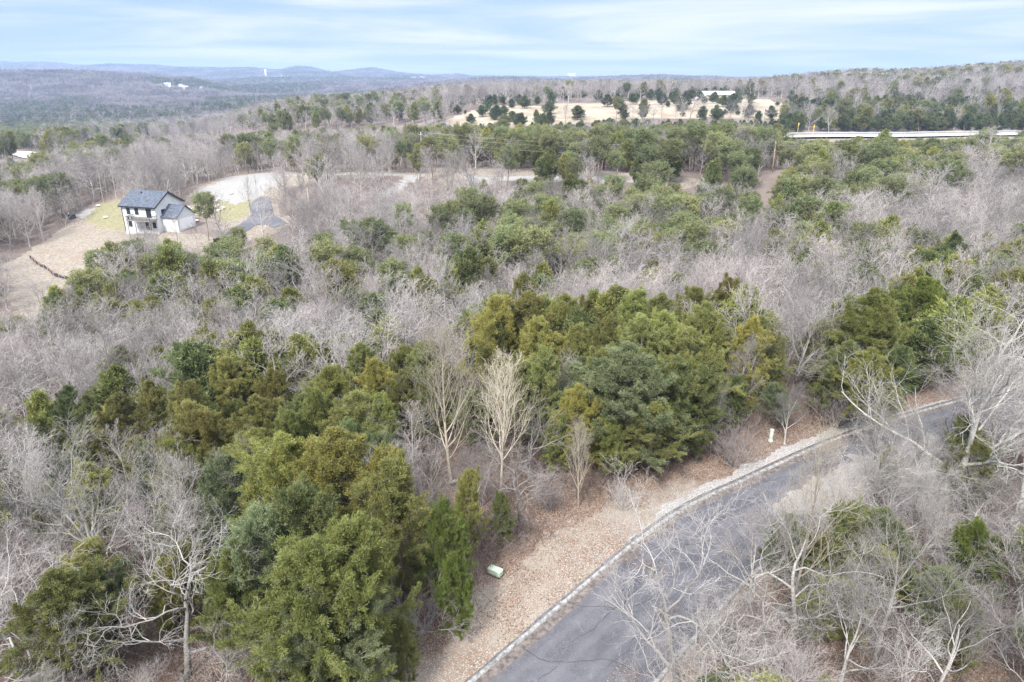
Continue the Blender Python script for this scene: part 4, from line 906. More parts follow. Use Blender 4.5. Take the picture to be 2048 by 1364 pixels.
# ---------------------------------------------------------------- drive, highway (draped sheets)
def drape_poly(name, poly, m, dz=.10, cell=.3):
    P = np.array(poly); x0, y0 = P.min(0); x1, y1 = P.max(0)
    xs = np.arange(x0, x1 + cell, cell); ys = np.arange(y0, y1 + cell, cell); X, Y = np.meshgrid(xs, ys)
    ins = inpoly(X + cell / 2, Y + cell / 2, poly)[:-1, :-1]; Z = H(X.ravel(), Y.ravel()) + dz
    ix = np.arange(X.size).reshape(X.shape); F = np.stack([ix[:-1, :-1], ix[:-1, 1:], ix[1:, 1:], ix[1:, :-1]], -1)[ins]
    u, inv = np.unique(F.ravel(), return_inverse=True); V = np.c_[X.ravel(), Y.ravel(), Z][u]
    return tag(link(name, mesh_np(name, V, [inv.reshape(-1, 4)], m, smooth_=True)), kind='structure')
def flat_sheet(name, poly, m, z, cell=.25):
    P = np.array(poly); x0, y0 = P.min(0) - 1; x1, y1 = P.max(0) + 1
    xs = np.arange(x0, x1 + cell, cell); ys = np.arange(y0, y1 + cell, cell); X, Y = np.meshgrid(xs, ys)
    jx = X + 1.2 * (vnoise(X * 1.3, Y * 1.3, 41) - .5) + .5 * (vnoise(X * 5, Y * 5, 43) - .5); jy = Y + 1.2 * (vnoise(X * 1.3, Y * 1.3, 42) - .5) + .5 * (vnoise(X * 5, Y * 5, 44) - .5)
    ins = inpoly(jx, jy, poly)[:-1, :-1]; ix = np.arange(X.size).reshape(X.shape); F = np.stack([ix[:-1, :-1], ix[:-1, 1:], ix[1:, 1:], ix[1:, :-1]], -1)[ins]
    u, inv = np.unique(F.ravel(), return_inverse=True); V = np.c_[X.ravel(), Y.ravel(), np.full(X.size, z)][u]
    return tag(link(name, mesh_np(name, V, [inv.reshape(-1, 4)], m)), kind='structure')
def _gv():
    m, t, p = mat('turnout_gravel'); b = NB(t); st = b.sep(b.vor(24, 'Color')); n = b.noise(.8, 6, .7)
    c = b.mix(st[0], rgba(.19, .17, .155), rgba(.32, .295, .27)); c = b.mix(b.rng(n, .5, .7, 0, .7), c, rgba(.33, .28, .25)); t.links.new(c, p.inputs['Base Color']); p.inputs['Roughness'].default_value = .95; M['turnout_gravel'] = m
_gv()
simple('white_gravel', (.62, .60, .58), .95, .25, 30.)
def _wg():
    m, t, p = mat('roadside_gravel'); b = NB(t); st = b.sep(b.vor(20, 'Color')); n = b.noise(.9, 5, .7)
    c = b.mix(st[0], rgba(.17, .16, .15), rgba(.42, .41, .40)); c = b.mix(b.rng(st[1], .86, .95), c, rgba(.20, .13, .09)); c = b.mix(b.rng(n, .55, .75, 0, .6), c, rgba(.38, .31, .26)); t.links.new(c, p.inputs['Base Color']); p.inputs['Roughness'].default_value = .95; M['roadside_gravel'] = m
_wg()
Kg = resample(KERB, .09); Tg = np.gradient(Kg, axis=0); Tg /= np.linalg.norm(Tg, axis=1)[:, None]; Ng = np.stack([Tg[:, 1], -Tg[:, 0]], 1); sg_ = np.arange(len(Kg)) * .09
wg_ = np.interp(Kg[:, 0], [7, 9.5, 11.5, 16, 30, 36, 45, 60], [0, .25, 1.0, 1.15, 1.0, .6, .35, .15]) * (.4 + .75 * vnoise(sg_ / 2.2, sg_ * 0, 81)) + .28 * (vnoise(sg_ / .25, sg_ * 0, 82) - .5) * (Kg[:, 0] > 8)
kk_ = wg_ > .03; Vg = []
for fr_, z__ in ((0, .045), (.5, .04), (1, .022)): Vg.append(np.c_[Kg - Ng * (.46 + wg_ * fr_)[:, None], np.full(len(Kg), z__)])
Vg = np.stack(Vg, 1); ixg = np.arange(len(Kg) * 3).reshape(-1, 3); ok_ = kk_[:-1] & kk_[1:]
Fg = np.stack([ixg[:-1, :-1], ixg[:-1, 1:], ixg[1:, 1:], ixg[1:, :-1]], -1)[ok_].reshape(-1, 4); ug, ig = np.unique(Fg.ravel(), return_inverse=True)
tag(link('roadside_gravel', mesh_np('roadside_gravel', Vg.reshape(-1, 3)[ug], [ig.reshape(-1, 4)], M['roadside_gravel'])), kind='structure')
flat_sheet('gravel_turnout', TURNOUT, M['turnout_gravel'], .072, .12)
drape_poly('driveway', DRIVE, M['drive_asphalt'])
def drape_ribbon(name, pts, w, m, dz=.12, step=2.0, n=9, off=0.):
    Q = resample(pts, step); t = np.gradient(Q, axis=0); t /= np.linalg.norm(t, axis=1)[:, None]; nn = np.c_[t[:, 1], -t[:, 0]]
    o = np.linspace(-w / 2, w / 2, n) + off; X = Q[:, None, :] + nn[:, None, :] * o[None, :, None]
    zc = H(Q[:, 0], Q[:, 1]); zc = np.convolve(np.pad(zc, 8, mode='edge'), np.ones(17) / 17, 'valid')
    Z = np.repeat(zc[:, None], n, 1) + dz
    V = np.concatenate([X.reshape(-1, 2), Z.reshape(-1, 1)], 1); ix = np.arange(len(Q) * n).reshape(len(Q), n)
    F = np.stack([ix[:-1, :-1], ix[:-1, 1:], ix[1:, 1:], ix[1:, :-1]], -1).reshape(-1, 4)
    return tag(link(name, mesh_np(name, V, [F], m)), kind='structure'), Q, nn, zc
HW = drape_ribbon('highway', HWY, 13, M['hwy_concrete'], dz=.5)
HWb = drape_ribbon('highway', HWYL, 13, M['hwy_concrete'], dz=.5)
# ---------------------------------------------------------------- built things
simple('white_siding', (.60, .605, .60), .7, .07, 1.); simple('shingle', (.075, .088, .115), .9, .45, 2.2); simple('dark_frame', (.03, .03, .035), .5, .1)
simple('deck_wood', (.24, .22, .20), .8, .2); simple('galv', (.52, .54, .57), .45, .1, 1., .5); simple('pole_wood', (.42, .29, .18), .9, .25, 2.)
simple('grey_pole', (.42, .38, .36), .9, .2, 2.); simple('white_roof', (.62, .60, .61), .5, .05); simple('box_green', (.44, .55, .42), .55, .07, 6.); simple('box_base', (.03, .03, .03), .8, .1)
simple('pale_green', (.58, .66, .58), .5, .06, 4.); simple('fabric', (.035, .04, .06), .8, .4, 3.); simple('rock', (.55, .50, .43), .9, .3, 1.); simple('sign_yellow', (.75, .42, .04), .5, .05)
simple('wire', (.42, .42, .42), .5, .1); simple('tan_wall', (.55, .48, .40), .8, .1); simple('red_leaves', (.20, .075, .045), .8, .3, 4.); simple('white_paint', (.8, .8, .8), .5, .04); simple('blue_grey', (.32, .34, .38), .6, .1)
def _g():
    m, t, p = mat('window_glass'); p.inputs['Base Color'].default_value = rgba(.03, .035, .045); p.inputs['Roughness'].default_value = .12; M['window_glass'] = m
_g()
class MB:
    def __init__(s): s.b = bmesh.new()
    def box(s, x0, x1, y0, y1, z0, z1, bev=0):
        r = bmesh.ops.create_cube(s.b, size=1.0); vs = r['verts']
        for v in vs: v.co = Vector(((x0 + x1) / 2 + v.co.x * (x1 - x0), (y0 + y1) / 2 + v.co.y * (y1 - y0), (z0 + z1) / 2 + v.co.z * (z1 - z0)))
        if bev:
            es = list({e for v in vs for e in v.link_edges}); bmesh.ops.bevel(s.b, geom=es, offset=bev, segments=3, affect='EDGES', profile=.5)
        return s
    def poly(s, pts, ext):
        """prism: polygon pts extruded by vector ext"""
        a = [s.b.verts.new(p) for p in pts]; c = [s.b.verts.new(Vector(p) + Vector(ext)) for p in pts]
        s.b.faces.new(a); s.b.faces.new(c[::-1]); n = len(a)
        for i in range(n): s.b.faces.new((a[i], c[i], c[(i + 1) % n], a[(i + 1) % n]))
        return s
    def tube(s, pts, r, sides=8, r1=None):
        r1 = r if r1 is None else r1; n = len(pts); rings = []
        for i, p in enumerate(pts):
            p = Vector(p); d = (Vector(pts[min(i + 1, n - 1)]) - Vector(pts[max(i - 1, 0)])).normalized(); e = d.orthogonal().normalized(); f = d.cross(e); q = r + (r1 - r) * i / (n - 1)
            rings.append([s.b.verts.new(p + e * q * math.cos(6.2832 * k / sides) + f * q * math.sin(6.2832 * k / sides)) for k in range(sides)])
        for i in range(n - 1):
            for k in range(sides): s.b.faces.new((rings[i][k], rings[i][(k + 1) % sides], rings[i + 1][(k + 1) % sides], rings[i + 1][k]))
        s.b.faces.new(rings[0][::-1]); s.b.faces.new(rings[-1]); return s
    def done(s, name, m, parent=None, smooth_=False, **k):
        bmesh.ops.recalc_face_normals(s.b, faces=s.b.faces); me = bpy.data.meshes.new(name); s.b.to_mesh(me); s.b.free(); me.materials.append(m)
        if smooth_:
            for f in me.polygons: f.use_smooth = True
        return link(name, me, parent, **k)
def empty(name, loc, rz, label, cat, group=None):
    o = bpy.data.objects.new(name, None); C.objects.link(o); o.location = loc; o.rotation_euler[2] = rz; o.empty_display_size = .3; return tag(o, label, cat, group)
def window(root, face, u0, u1, z0, z1, mull=2):
    """face: function (u, depth, z) -> local xyz box corners"""
    fr = MB(); t = .10
    face(fr, u0, u1, z0, z0 + t, .05); face(fr, u0, u1, z1 - t, z1, .05); face(fr, u0, u0 + t, z0 + t, z1 - t, .05); face(fr, u1 - t, u1, z0 + t, z1 - t, .05)
    um = (u0 + u1) / 2; face(fr, um - .03, um + .03, z0 + t, z1 - t, .04); zm = (z0 + z1) / 2; face(fr, u0 + t, um - .03, zm - .03, zm + .03, .04); face(fr, um + .03, u1 - t, zm - .03, zm + .03, .04)
    f = fr.done('window', M['dark_frame'], root); g = MB(); face(g, u0 + t * .5, u1 - t * .5, z0 + t * .5, z1 - t * .5, .02); g.done('pane', M['window_glass'], f)
# ---- the two storey house: local x along the front (towards the gable end), y to the back, z=0 at the eaves
hr = math.atan2(-.27, .963)
house = empty('house', (-90.4, 158.4, 0.0), hr, 'white two storey house with dark grey shingle roof, deck and low garage wing', 'house')
HL, HD, RZ = 9.3, 8.9, 2.7
w = MB(); w.box(0, HL, 0, HD, -7.5, 0); w.poly([(0.0, 0, 0.002), (0.0, HD, 0.002), (0.0, HD / 2, RZ - .05)], (HL, 0, 0)); w.done('wall', M['white_siding'], house)
r_ = MB(); ov = .42; sl_ = RZ / (HD / 2)
for sgn in (0, 1):
    ya, yb = (-ov, HD / 2) if sgn == 0 else (HD + ov, HD / 2)
    za = -ov * sl_ + .06; zb = RZ + .06
    r_.poly([(-ov, ya, za), (-ov, yb, zb), (-ov, yb, zb + .18), (-ov, ya, za + .18)], (HL + 2 * ov, 0, 0))
roof = r_.done('roof', M['shingle'], house)
MB().box(3.0, 3.25, 3.4, 3.65, 1.6, 2.7).done('vent_pipe', M['dark_frame'], roof)
tr = MB()
for xx in (-ov - .06, HL + ov - .04):
    for sgn in (0, 1):
        ya, yb = (-ov, HD / 2) if sgn == 0 else (HD + ov, HD / 2)
        za = -ov * sl_ + .0; zb = RZ
        tr.poly([(xx, ya, za - .10), (xx, yb, zb - .10), (xx, yb, zb + .26), (xx, ya, za + .26)], (.10, 0, 0))
tr.box(-ov, HL + ov, -ov - .14, -ov - .005, -ov * sl_ - .1, -ov * sl_ + .2)
tr.box(-.06, .10, -.06, .10, -6, -.05); tr.done('fascia', M['dark_frame'], house)
front = lambda b, u0, u1, z0, z1, d: b.box(u0, u1, -d, .0 + .01, z0, z1)
side = lambda b, u0, u1, z0, z1, d: b.box(HL - .01, HL + d, u0, u1, z0, z1)
for u0, u1, z0, z1 in ((1.3, 2.3, -2.0, -.5), (3.6, 4.6, -2.0, -.5), (6.7, 8.1, -2.5, -.45), (1.2, 2.2, -4.9, -3.5), (8.0, 8.9, -4.9, -3.6)): window(house, front, u0, u1, z0, z1)
for u0, u1, z0, z1 in ((1.8, 3.0, -2.3, -.9),): window(house, side, u0, u1, z0, z1)
d_ = MB(); front(d_, 6.0, 7.4, -5.4, -3.3, .05); dd = d_.done('door', M['dark_frame'], house); g_ = MB(); front(g_, 6.2, 7.2, -5.2, -3.5, .07); g_.done('pane', M['window_glass'], dd)
dk = MB(); dk.box(3.2, HL + .3, -2.6, -.02, -2.95, -2.75); deck = dk.done('deck', M['deck_wood'], house)
for xx in (3.3, 5.4, 7.6, HL + .1): MB().box(xx, xx + .14, -2.55, -2.41, -7.0, -2.96).done('post', M['deck_wood'], deck)
rl = MB(); rl.box(3.2, HL + .3, -2.6, -2.53, -1.95, -1.86); rl.box(3.2, 3.27, -2.52, -.05, -1.95, -1.86); rl.box(HL + .23, HL + .3, -2.52, -.05, -1.95, -1.86)
for k in range(46): rl.box(3.22 + k * .145, 3.26 + k * .145, -2.59, -2.55, -2.74, -1.96)
for k in range(14): rl.box(3.21, 3.25, -2.45 + k * .17, -2.41 + k * .17, -2.74, -1.96); rl.box(HL + .25, HL + .29, -2.45 + k * .17, -2.41 + k * .17, -2.74, -1.96)
rl.done('railing', M['dark_frame'], deck)
gw = MB(); GX0, GX1, GY0, GY1, GE, GR = HL + .003, HL + 4.2, 1.6, 7.4, -2.4, -.2
gw.box(GX0, GX1, GY0, GY1, -7.5, GE); gw.poly([(GX0, GY0, GE + .002), (GX0, GY1, GE + .002), (GX0, (GY0 + GY1) / 2, GR - .05)], (GX1 - GX0, 0, 0)); gwo = gw.done('garage_wing', M['white_siding'], house)
rr_ = MB(); ym = (GY0 + GY1) / 2; gs = (GR - GE) / (ym - GY0)
for ya, yb in ((GY0 - .4, ym), (GY1 + .4, ym)): rr_.poly([(GX0 + .002, ya, GE - .4 * gs + .06), (GX0 + .002, yb, GR + .06), (GX0 + .002, yb, GR + .22), (GX0 + .002, ya, GE - .4 * gs + .22)], (GX1 - GX0 + .4, 0, 0))
rr_.done('garage_roof', M['shingle'], gwo)
gd = MB(); gd.box(GX1 - .01, GX1 + .05, 2.2, 6.6, -5.4, -3.0); gd.done('garage_door', M['white_paint'], gwo)
# ---- utility boxes
def utility_box():
    x, y = BOX; o = empty('utility_box', (x, y, H1(x, y)), R(-32), 'low pale green utility box lying on the leafy verge beside the kerb', 'utility box')
    MB().box(-.47, .47, -.25, .25, -.10, .05).done('base', M['box_base'], o)
    MB().box(-.44, .44, -.22, .22, .05, .30, .05).done('body', M['box_green'], o, True)
    l = MB(); l.box(-.46, .46, -.24, .24, .27, .47, .09); l.done('lid', M['box_green'], o, True)
    r = MB(); r.box(-.40, .40, -.248, -.242, .27, .29); r.done('seam', M['pale_green'], o)
utility_box()
x, y = PED; po = empty('utility_pedestal', (x, y, H1(x, y)), R(20), 'narrow upright pale green utility pedestal standing in leaves across the road', 'utility pedestal')
MB().box(-.13, .13, -.13, .13, -.15, .18, .02).done('base', M['pale_green'], po); MB().box(-.11, .11, -.11, .11, .18, 1.0, .03).done('body', M['pale_green'], po, True); MB().box(-.13, .13, -.13, .13, .93, 1.12, .05).done('cap', M['pale_green'], po, True)
# ---- power poles and wires
def pole(x, y, h, lean, m, label, arm=True, rz=0.):
    g = H1(x, y); o = empty('power_pole', (x, y, g), rz, label, 'power pole'); p = MB(); p.tube([(0, 0, -1), (lean * .5, 0, h * .5), (lean, 0, h)], .17, 8, .11); p.done('pole', m, o, True)
    if arm:
        c = MB(); c.box(lean - 1.1, lean + 1.1, -.06, .06, h - .75, h - .62); a = c.done('crossarm', m, o)
        for dx in (-1.0, 0.0, 1.0):
            zt = h - .62 if dx else h
            MB().tube([(lean + dx, 0, zt), (lean + dx, 0, zt + .22)], .06, 6, .04).done('insulator', M['galv'], a)
    return Vector((x + lean * math.cos(rz), y, g + h))
P1 = pole(*POLES['p845'], 11.8, 0, M['grey_pole'], 'grey power pole at the clearing edge, wires running right from it', True, R(70))
P2 = pole(*POLES['p1545'], 8.6, .9, M['pole_wood'], 'leaning tan wooden power pole in the strip cleared through the pines', True, R(80))
P3 = pole(*POLES['p625'], 9.4, -.3, M['pole_wood'], 'tan wooden pole with a small arm beside the dark driveway', False)
P4 = Vector((P2.x + 95, P2.y + 6, P2.z - 1.5)); x4 = (P4.x, P4.y); P4 = pole(x4[0], x4[1], 11.5, 0, M['grey_pole'], 'grey power pole beyond the right edge carrying the wires')
def wire(a, b, sag, label):
    pts = [a.lerp(b, t) - Vector((0, 0, sag * 4 * t * (1 - t))) for t in np.linspace(0, 1, 24)]
    w = MB(); w.tube(pts, .022, 4); o = w.done('power_wire', M['wire']); tag(o, label, 'wire', 'power wires across the pines')
for dz, nm in ((0.2, 'top'), (-.9, 'middle'), (-2.6, 'lowest')):
    v = Vector((0, 0, dz)); wire(P1 + v, P2 + v, 2.2, f'{nm} wire from the grey pole to the leaning tan pole'); wire(P2 + v, P4 + v, 2.2, f'{nm} wire running right from the leaning tan pole')
# ---- guard rail along the highway
Q, nn, zc = HW[1], HW[2], HW[3]
gr = empty('guard_rail', (Q[0][0], Q[0][1], zc[0]), 0, 'long grey steel guard rail along the pale highway at right', 'guard rail')
o0 = np.array([Q[0][0], Q[0][1], zc[0]]); ln = [Vector((*(Q[i] - nn[i] * 6.0 - o0[:2]), zc[i] - o0[2] + 1.25)) for i in range(6, len(Q))]
b = MB()
for i in range(0, len(ln) - 1): 
    a_, c_ = ln[i], ln[i + 1]; b.poly([a_, c_, c_ + Vector((0, 0, .42)), a_ + Vector((0, 0, .42))], (0.0, .08, 0))
b.done('rail', M['galv'], gr)
for i in range(0, len(ln), 3): MB().box(ln[i].x - .08, ln[i].x + .08, ln[i].y + .1, ln[i].y + .25, ln[i].z - 1.6, ln[i].z + .3).done('post', M['galv'], gr)
def lerp_h(x, y): return H1(x, y)
for nm, lab in (('sign1', 'taller orange yellow marker post beside the highway, left one'), ('sign2', 'shorter orange yellow marker post beside the highway, right one')):
    x, y = POLES[nm]; o = empty('marker_post', (x, y, H1(x, y)), 0, lab, 'marker post'); hh = 5.6 if nm == 'sign1' else 5.0
    MB().box(-.12, .12, -.1, .1, -.5, hh - 1.6).done('post', M['sign_yellow'] if nm == 'sign2' else M['pole_wood'], o); MB().poly([(-.25, -.12, hh - 1.5), (.25, -.12, hh - 1.5), (.3, -.12, hh - .4), (0, -.12, hh), (-.3, -.12, hh - .4)], (0, .1, 0)).done('panel', M['sign_yellow'], o)
# ---- building behind the meadow
x, y = POLES['barn']; bo = empty('farm_building', (x, y, H1(x, y)), R(3), 'long low building with bright white metal roof above the meadow', 'building')
MB().box(-15, 12, -4, 4, -3, 2.6).done('wall', M['tan_wall'], bo)
f = MB(); f.poly([(-16, -4.8, 2.4), (-16, 0, 5.0), (-16, 0, 5.2), (-16, -4.8, 2.6)], (29, 0, 0)); f.poly([(-16, 4.8, 2.4), (-16, 0, 5.0), (-16, 0, 5.2), (-16, 4.8, 2.6)], (29, 0, 0)); f.done('roof', M['white_roof'], bo)
f = MB(); f.box(-19, -11, -5.5, -4.1, -3, 3.4); f.done('porch', M['white_roof'], bo); f = MB(); f.box(2, 3.4, -4.08, -4.0, -1, 1.4); f.done('door', M['dark_frame'], bo)
for xx in (-6, -2, 7): MB().box(xx, xx + 1.6, -4.08, -4.0, .2, 1.6).done('window', M['window_glass'], bo)
# ---- silt fence, rocks, logs near the house
sf = empty('silt_fence', (SILT[0][0], SILT[0][1], H1(*SILT[0])), 0, 'sagging black silt fence crossing the bare yard left of the house', 'silt fence')
Qs = resample(SILT, .5); b = MB(); z0 = H(Qs[:, 0], Qs[:, 1]); top = .62 + .22 * np.sin(np.arange(len(Qs)) * .7)
ox, oy, oz = sf.location
for i in range(len(Qs) - 1): b.poly([(Qs[i][0] - ox, Qs[i][1] - oy, z0[i] - oz - .1), (Qs[i + 1][0] - ox, Qs[i + 1][1] - oy, z0[i + 1] - oz - .1), (Qs[i + 1][0] - ox, Qs[i + 1][1] - oy, z0[i + 1] - oz + top[i + 1]), (Qs[i][0] - ox, Qs[i][1] - oy, z0[i] - oz + top[i])], (0, .1, 0))
b.done('fabric', M['fabric'], sf)
for i in range(0, len(Qs), 5): MB().box(Qs[i][0] - ox - .05, Qs[i][0] - ox + .05, Qs[i][1] - oy - .12, Qs[i][1] - oy - .02, z0[i] - oz - .2, z0[i] - oz + 1.1).done('stake', M['pole_wood'], sf)
def rock_mesh(seed):
    rng = RN(seed); b = bmesh.new(); bmesh.ops.create_icosphere(b, subdivisions=2, radius=1); sc = rng.uniform(.6, 1.2, 3)
    pl = rng.normal(0, 1, (9, 3)); pl /= np.linalg.norm(pl, axis=1)[:, None]
    for v in b.verts:
        c = np.array(v.co)
        for q in pl:
            d = c @ q - .62
            if d > 0: c = c - q * d
        v.co = Vector(c * sc)
    me = bpy.data.meshes.new('boulder'); b.to_mesh(me); b.free(); me.materials.append(M['rock']); return me
RK = [rock_mesh(i) for i in range(5)]; rg = RN(77)
rk = POLES['rocks']
for i in range(42):
    x = rk[0] + rg.normal(0, 2.6); y = rk[1] + rg.normal(0, 5.5); s_ = rg.uniform(.35, 1.0)
    o = link('boulder', RK[i % 5], None, (x, y, H1(x, y) + s_ * .25), rg.uniform(0, 6), (s_, s_, s_ * .8)); tag(o, 'pale tan boulder in the rock pile beside the garage wing', 'boulder', 'boulders heaped beside the house')
for nm, lab in (('hay1', 'small white block lying on the lawn left of the house'), ('hay2', 'small white slab at the back edge of the lawn, left of the house')):
    x, y = POLES[nm]; tag(link('stone_block', RK[1], None, (x, y, H1(x, y) + .3), 1., (1.0, .6, .5)), lab, 'stone')
x, y = POLES['grill']; o = empty('black_bin', (x, y, H1(x, y)), .4, 'small black bin at the wood edge, left of the yellow lawn', 'bin'); MB().box(-.8, .8, -.6, .6, 0, 1.1, .1).done('body', M['fabric'], o); MB().box(-.85, .85, -.65, .65, 1.1, 1.25, .04).done('lid', M['box_base'], o)
# ---- far things: water towers and buildings
def tower(x, y, h, label, r=4.5, kind='stem'):
    o = empty('water_tower', (x, y, H1(x, y)), 0, label, 'water tower')
    if kind == 'stem': MB().tube([(0, 0, -5), (0, 0, h)], r, 14, r * 1.0).done('tank', M['white_roof'], o, True); MB().tube([(0, 0, h), (0, 0, h + 3)], r, 14, r * .15).done('roof', M['white_roof'], o, True)
    else:
        MB().tube([(0, 0, -5), (0, 0, h * .75)], r * .28, 8).done('stem', M['galv'], o); MB().tube([(0, 0, h * .7), (0, 0, h * .8), (0, 0, h * .92)], r, 14).done('tank', M['galv'], o)
tower(-1485, 4420, 52, 'white standpipe water tower on the far ridge at left', 6)
tower(745, 5300, 64, 'tiny water tower on the far horizon right of centre', 11, 'ball')
FB = [(-1730, 4380, 44, 6, 18), (-1690, 4340, 22, 5, 12), (-1655, 4410, 30, 6, 12), (-1640, 4300, 52, 7, 20), (-1585, 4380, 22, 5, 12), (-1555, 4450, 34, 6, 14), (-1505, 4470, 24, 5, 12), (-1765, 4450, 26, 5, 12),
      (-1003, 1975, 16, 4, 9), (-975, 2000, 12, 4, 8), (-945, 1960, 14, 4, 8), (-925, 2015, 10, 4, 8), (-700, 4800, 40, 9, 14), (-640, 4850, 36, 9, 14), (-690, 4700, 30, 8, 12), (-720, 4600, 28, 8, 12), (-600, 4750, 30, 8, 12), (-1530, 3000, 30, 7, 12), (470, 5400, 60, 34, 20)]
for i, (x, y, wd, hh, dp) in enumerate(FB):
    x = x * .93
    s_ = 'far town below the ridge at left' if i < 8 else ('slope behind the left valley' if i < 12 else 'distant hill town left of centre')
    if i == 17: s_ = 'far left hillside'
    if i == 18: s_ = 'far horizon right of centre'
    g = min(H1(x - wd / 3, y), H1(x + wd / 3, y), H1(x, y)) + (4 if i < 18 else 0)
    o = empty('distant_building', (x, y, g), RN(i).uniform(-.3, .3), f'tiny pale building on the {s_}', 'building', 'tiny buildings on the ' + s_)
    m1 = [M['white_siding'], M['tan_wall'], M['white_paint']][i % 3]; w2 = wd / 2
    MB().box(-w2, w2, -dp / 2, dp / 2, -10, hh).done('wall', m1, o)
    if i < 18: MB().poly([(-w2 - 1, -dp / 2 - 1, hh), (-w2 - 1, dp / 2 + 1, hh), (-w2 - 1, 0, hh + dp * .22)], (wd + 2, 0, 0)).done('roof', M['white_roof'] if i % 2 == 0 else M['blue_grey'], o)
    else: MB().box(-w2 * .5, w2 * .5, -dp / 3, dp / 3, hh, hh + 8).done('roof', M['blue_grey'], o)
# ---------------------------------------------------------------- trees
SPR = SPECIES.split()
def evergreen(x, y):
    a = np.clip(x / np.maximum(y, 10), -1, 1); i = (a + 1) / 2 * 40; j = np.clip(np.log(np.maximum(y, 10) / SP_Y0) / math.log(SP_K), 0, len(SPR) - 1.001)
    G = evergreen.G; i0 = np.clip(i.astype(int), 0, 39); j0 = j.astype(int); fi = i - i0; fj = j - j0
    return ((G[j0, i0] * (1 - fi) + G[j0, i0 + 1] * fi) * (1 - fj) + (G[j0 + 1, i0] * (1 - fi) + G[j0 + 1, i0 + 1] * fi) * fj) / 9.0
_HC = np.array(HCAP, float) / 2
def hcap(x, y):
    a = np.clip(x / np.maximum(y, 10), -1, 1); i = np.clip(np.round((a + 1) / 2 * 40).astype(int), 0, 40); j = np.clip(np.round(np.log(np.maximum(y, 10) / SP_Y0) / math.log(SP_K)).astype(int), 0, len(HCAP) - 1)
    return _HC[j, i]
evergreen.G = np.array([[int(c) for c in r] for r in SPR], float)
_cp, _sp = math.cos(R(PITCH)), math.sin(R(PITCH))
def in_photo(x, y, z):       # used only to word the labels and to rank trees by how large they show
    dz = z - CAMH; f = y * _cp - dz * _sp; up = y * _sp + dz * _cp
    return .5 + x / f * 1366 / 2048, .5 - up / f * 1366 / 1364, f
NAMES = {'cedar': ('cedar_tree', 'cedar'), 'pine': ('pine_tree', 'pine tree'), 'young': ('cedar_tree', 'cedar'), 'bare': ('bare_tree', 'bare tree'), 'shrub': ('bare_shrub', 'shrub')}
used_labels = set()
COLW = (('rusty', 'cedar_rusty'), ('bronze', 'cedar_rusty'), ('golden', 'cedar_rusty'), ('vivid', 'cedar_vivid'), ('bright fresh', 'cedar_vivid'), ('yellow', 'cedar_yellow_green'), ('grey green', 'cedar_grey_green'), ('pale green', 'cedar_grey_green'), ('brown', 'cedar_olive'), ('olive', 'cedar_olive'), ('dark', 'cedar_dark'), ('shaded', 'cedar_dark'))  # cedars worded shaded take the dark foliage: their shade is put into the colour
def colour_by_label(o, label):
    for w_, m_ in COLW:
        if w_ in label:
            for s_ in o.material_slots:
                if s_.material and s_.material.name == 'cedar_foliage': s_.link = 'OBJECT'; s_.material = M[m_]
            return
def place(proto, name, cat, x, y, h, ph, wide, rot, label, group, parts):
    s_ = h / ph; z = H1(x, y) - .05; tr, cr, al = proto
    if parts and tr is not None:
        o = empty(name, (x, y, z), rot, label, cat, group); o.scale = (s_ * wide, s_ * wide, s_)
        link('trunk', tr, o); c_ = link('crown', cr, o)
        if name == 'cedar_tree': colour_by_label(c_, label)
    else:
        o = link(name, al, None, (x, y, z), rot, (s_ * wide, s_ * wide, s_)); tag(o, label, cat, group)
        if name == 'cedar_tree': colour_by_label(o, label)
    return o
rg = RN(123); taken = []
cnt = {}
for kind, x, y, h, wide, rot, label in NEAR:
    k = cnt.get(kind, 0); cnt[kind] = k + 1; P = PROTO[kind]; proto = P[k % len(P)]
    ph = {'cedar': 10, 'oak': 12, 'crooked': 10, 'great': 14, 'poplar': 12, 'shrub': 4, 'pine': 12, 'mid_bare': 12}[kind]
    nm = {'cedar': 'cedar_tree', 'shrub': 'bare_shrub', 'pine': 'pine_tree'}.get(kind, 'bare_tree'); ct = {'cedar': 'cedar', 'shrub': 'shrub', 'pine': 'pine tree'}.get(kind, 'bare tree')
    wd = wide if kind != 'cedar' else wide * .97
    place(proto, nm, ct, x, y, h, ph, wd, rot or k * 1.7, label, {'cedar': 'cedars along the road', 'shrub': 'leafless shrubs along the road', 'pine': 'pines around the house yard', 'mid_bare': 'leafless trees around the house yard'}.get(kind, 'leafless trees near the road'), True)
    taken.append((x, y, 2.0 if kind == 'cedar' else 2.2)); used_labels.add(label)
TK = np.array(taken)
def candidates(y0, y1, sp, amax=.92, side=0.):
    out = []
    ys = np.arange(y0, y1, sp)
    for yy in ys:
        w_ = yy * amax + 6 + side; xs = np.arange(-w_, w_, sp); out.append(np.c_[xs, np.full(len(xs), yy)])
    P = np.concatenate(out); return P + rg.uniform(-.46, .46, P.shape) * sp
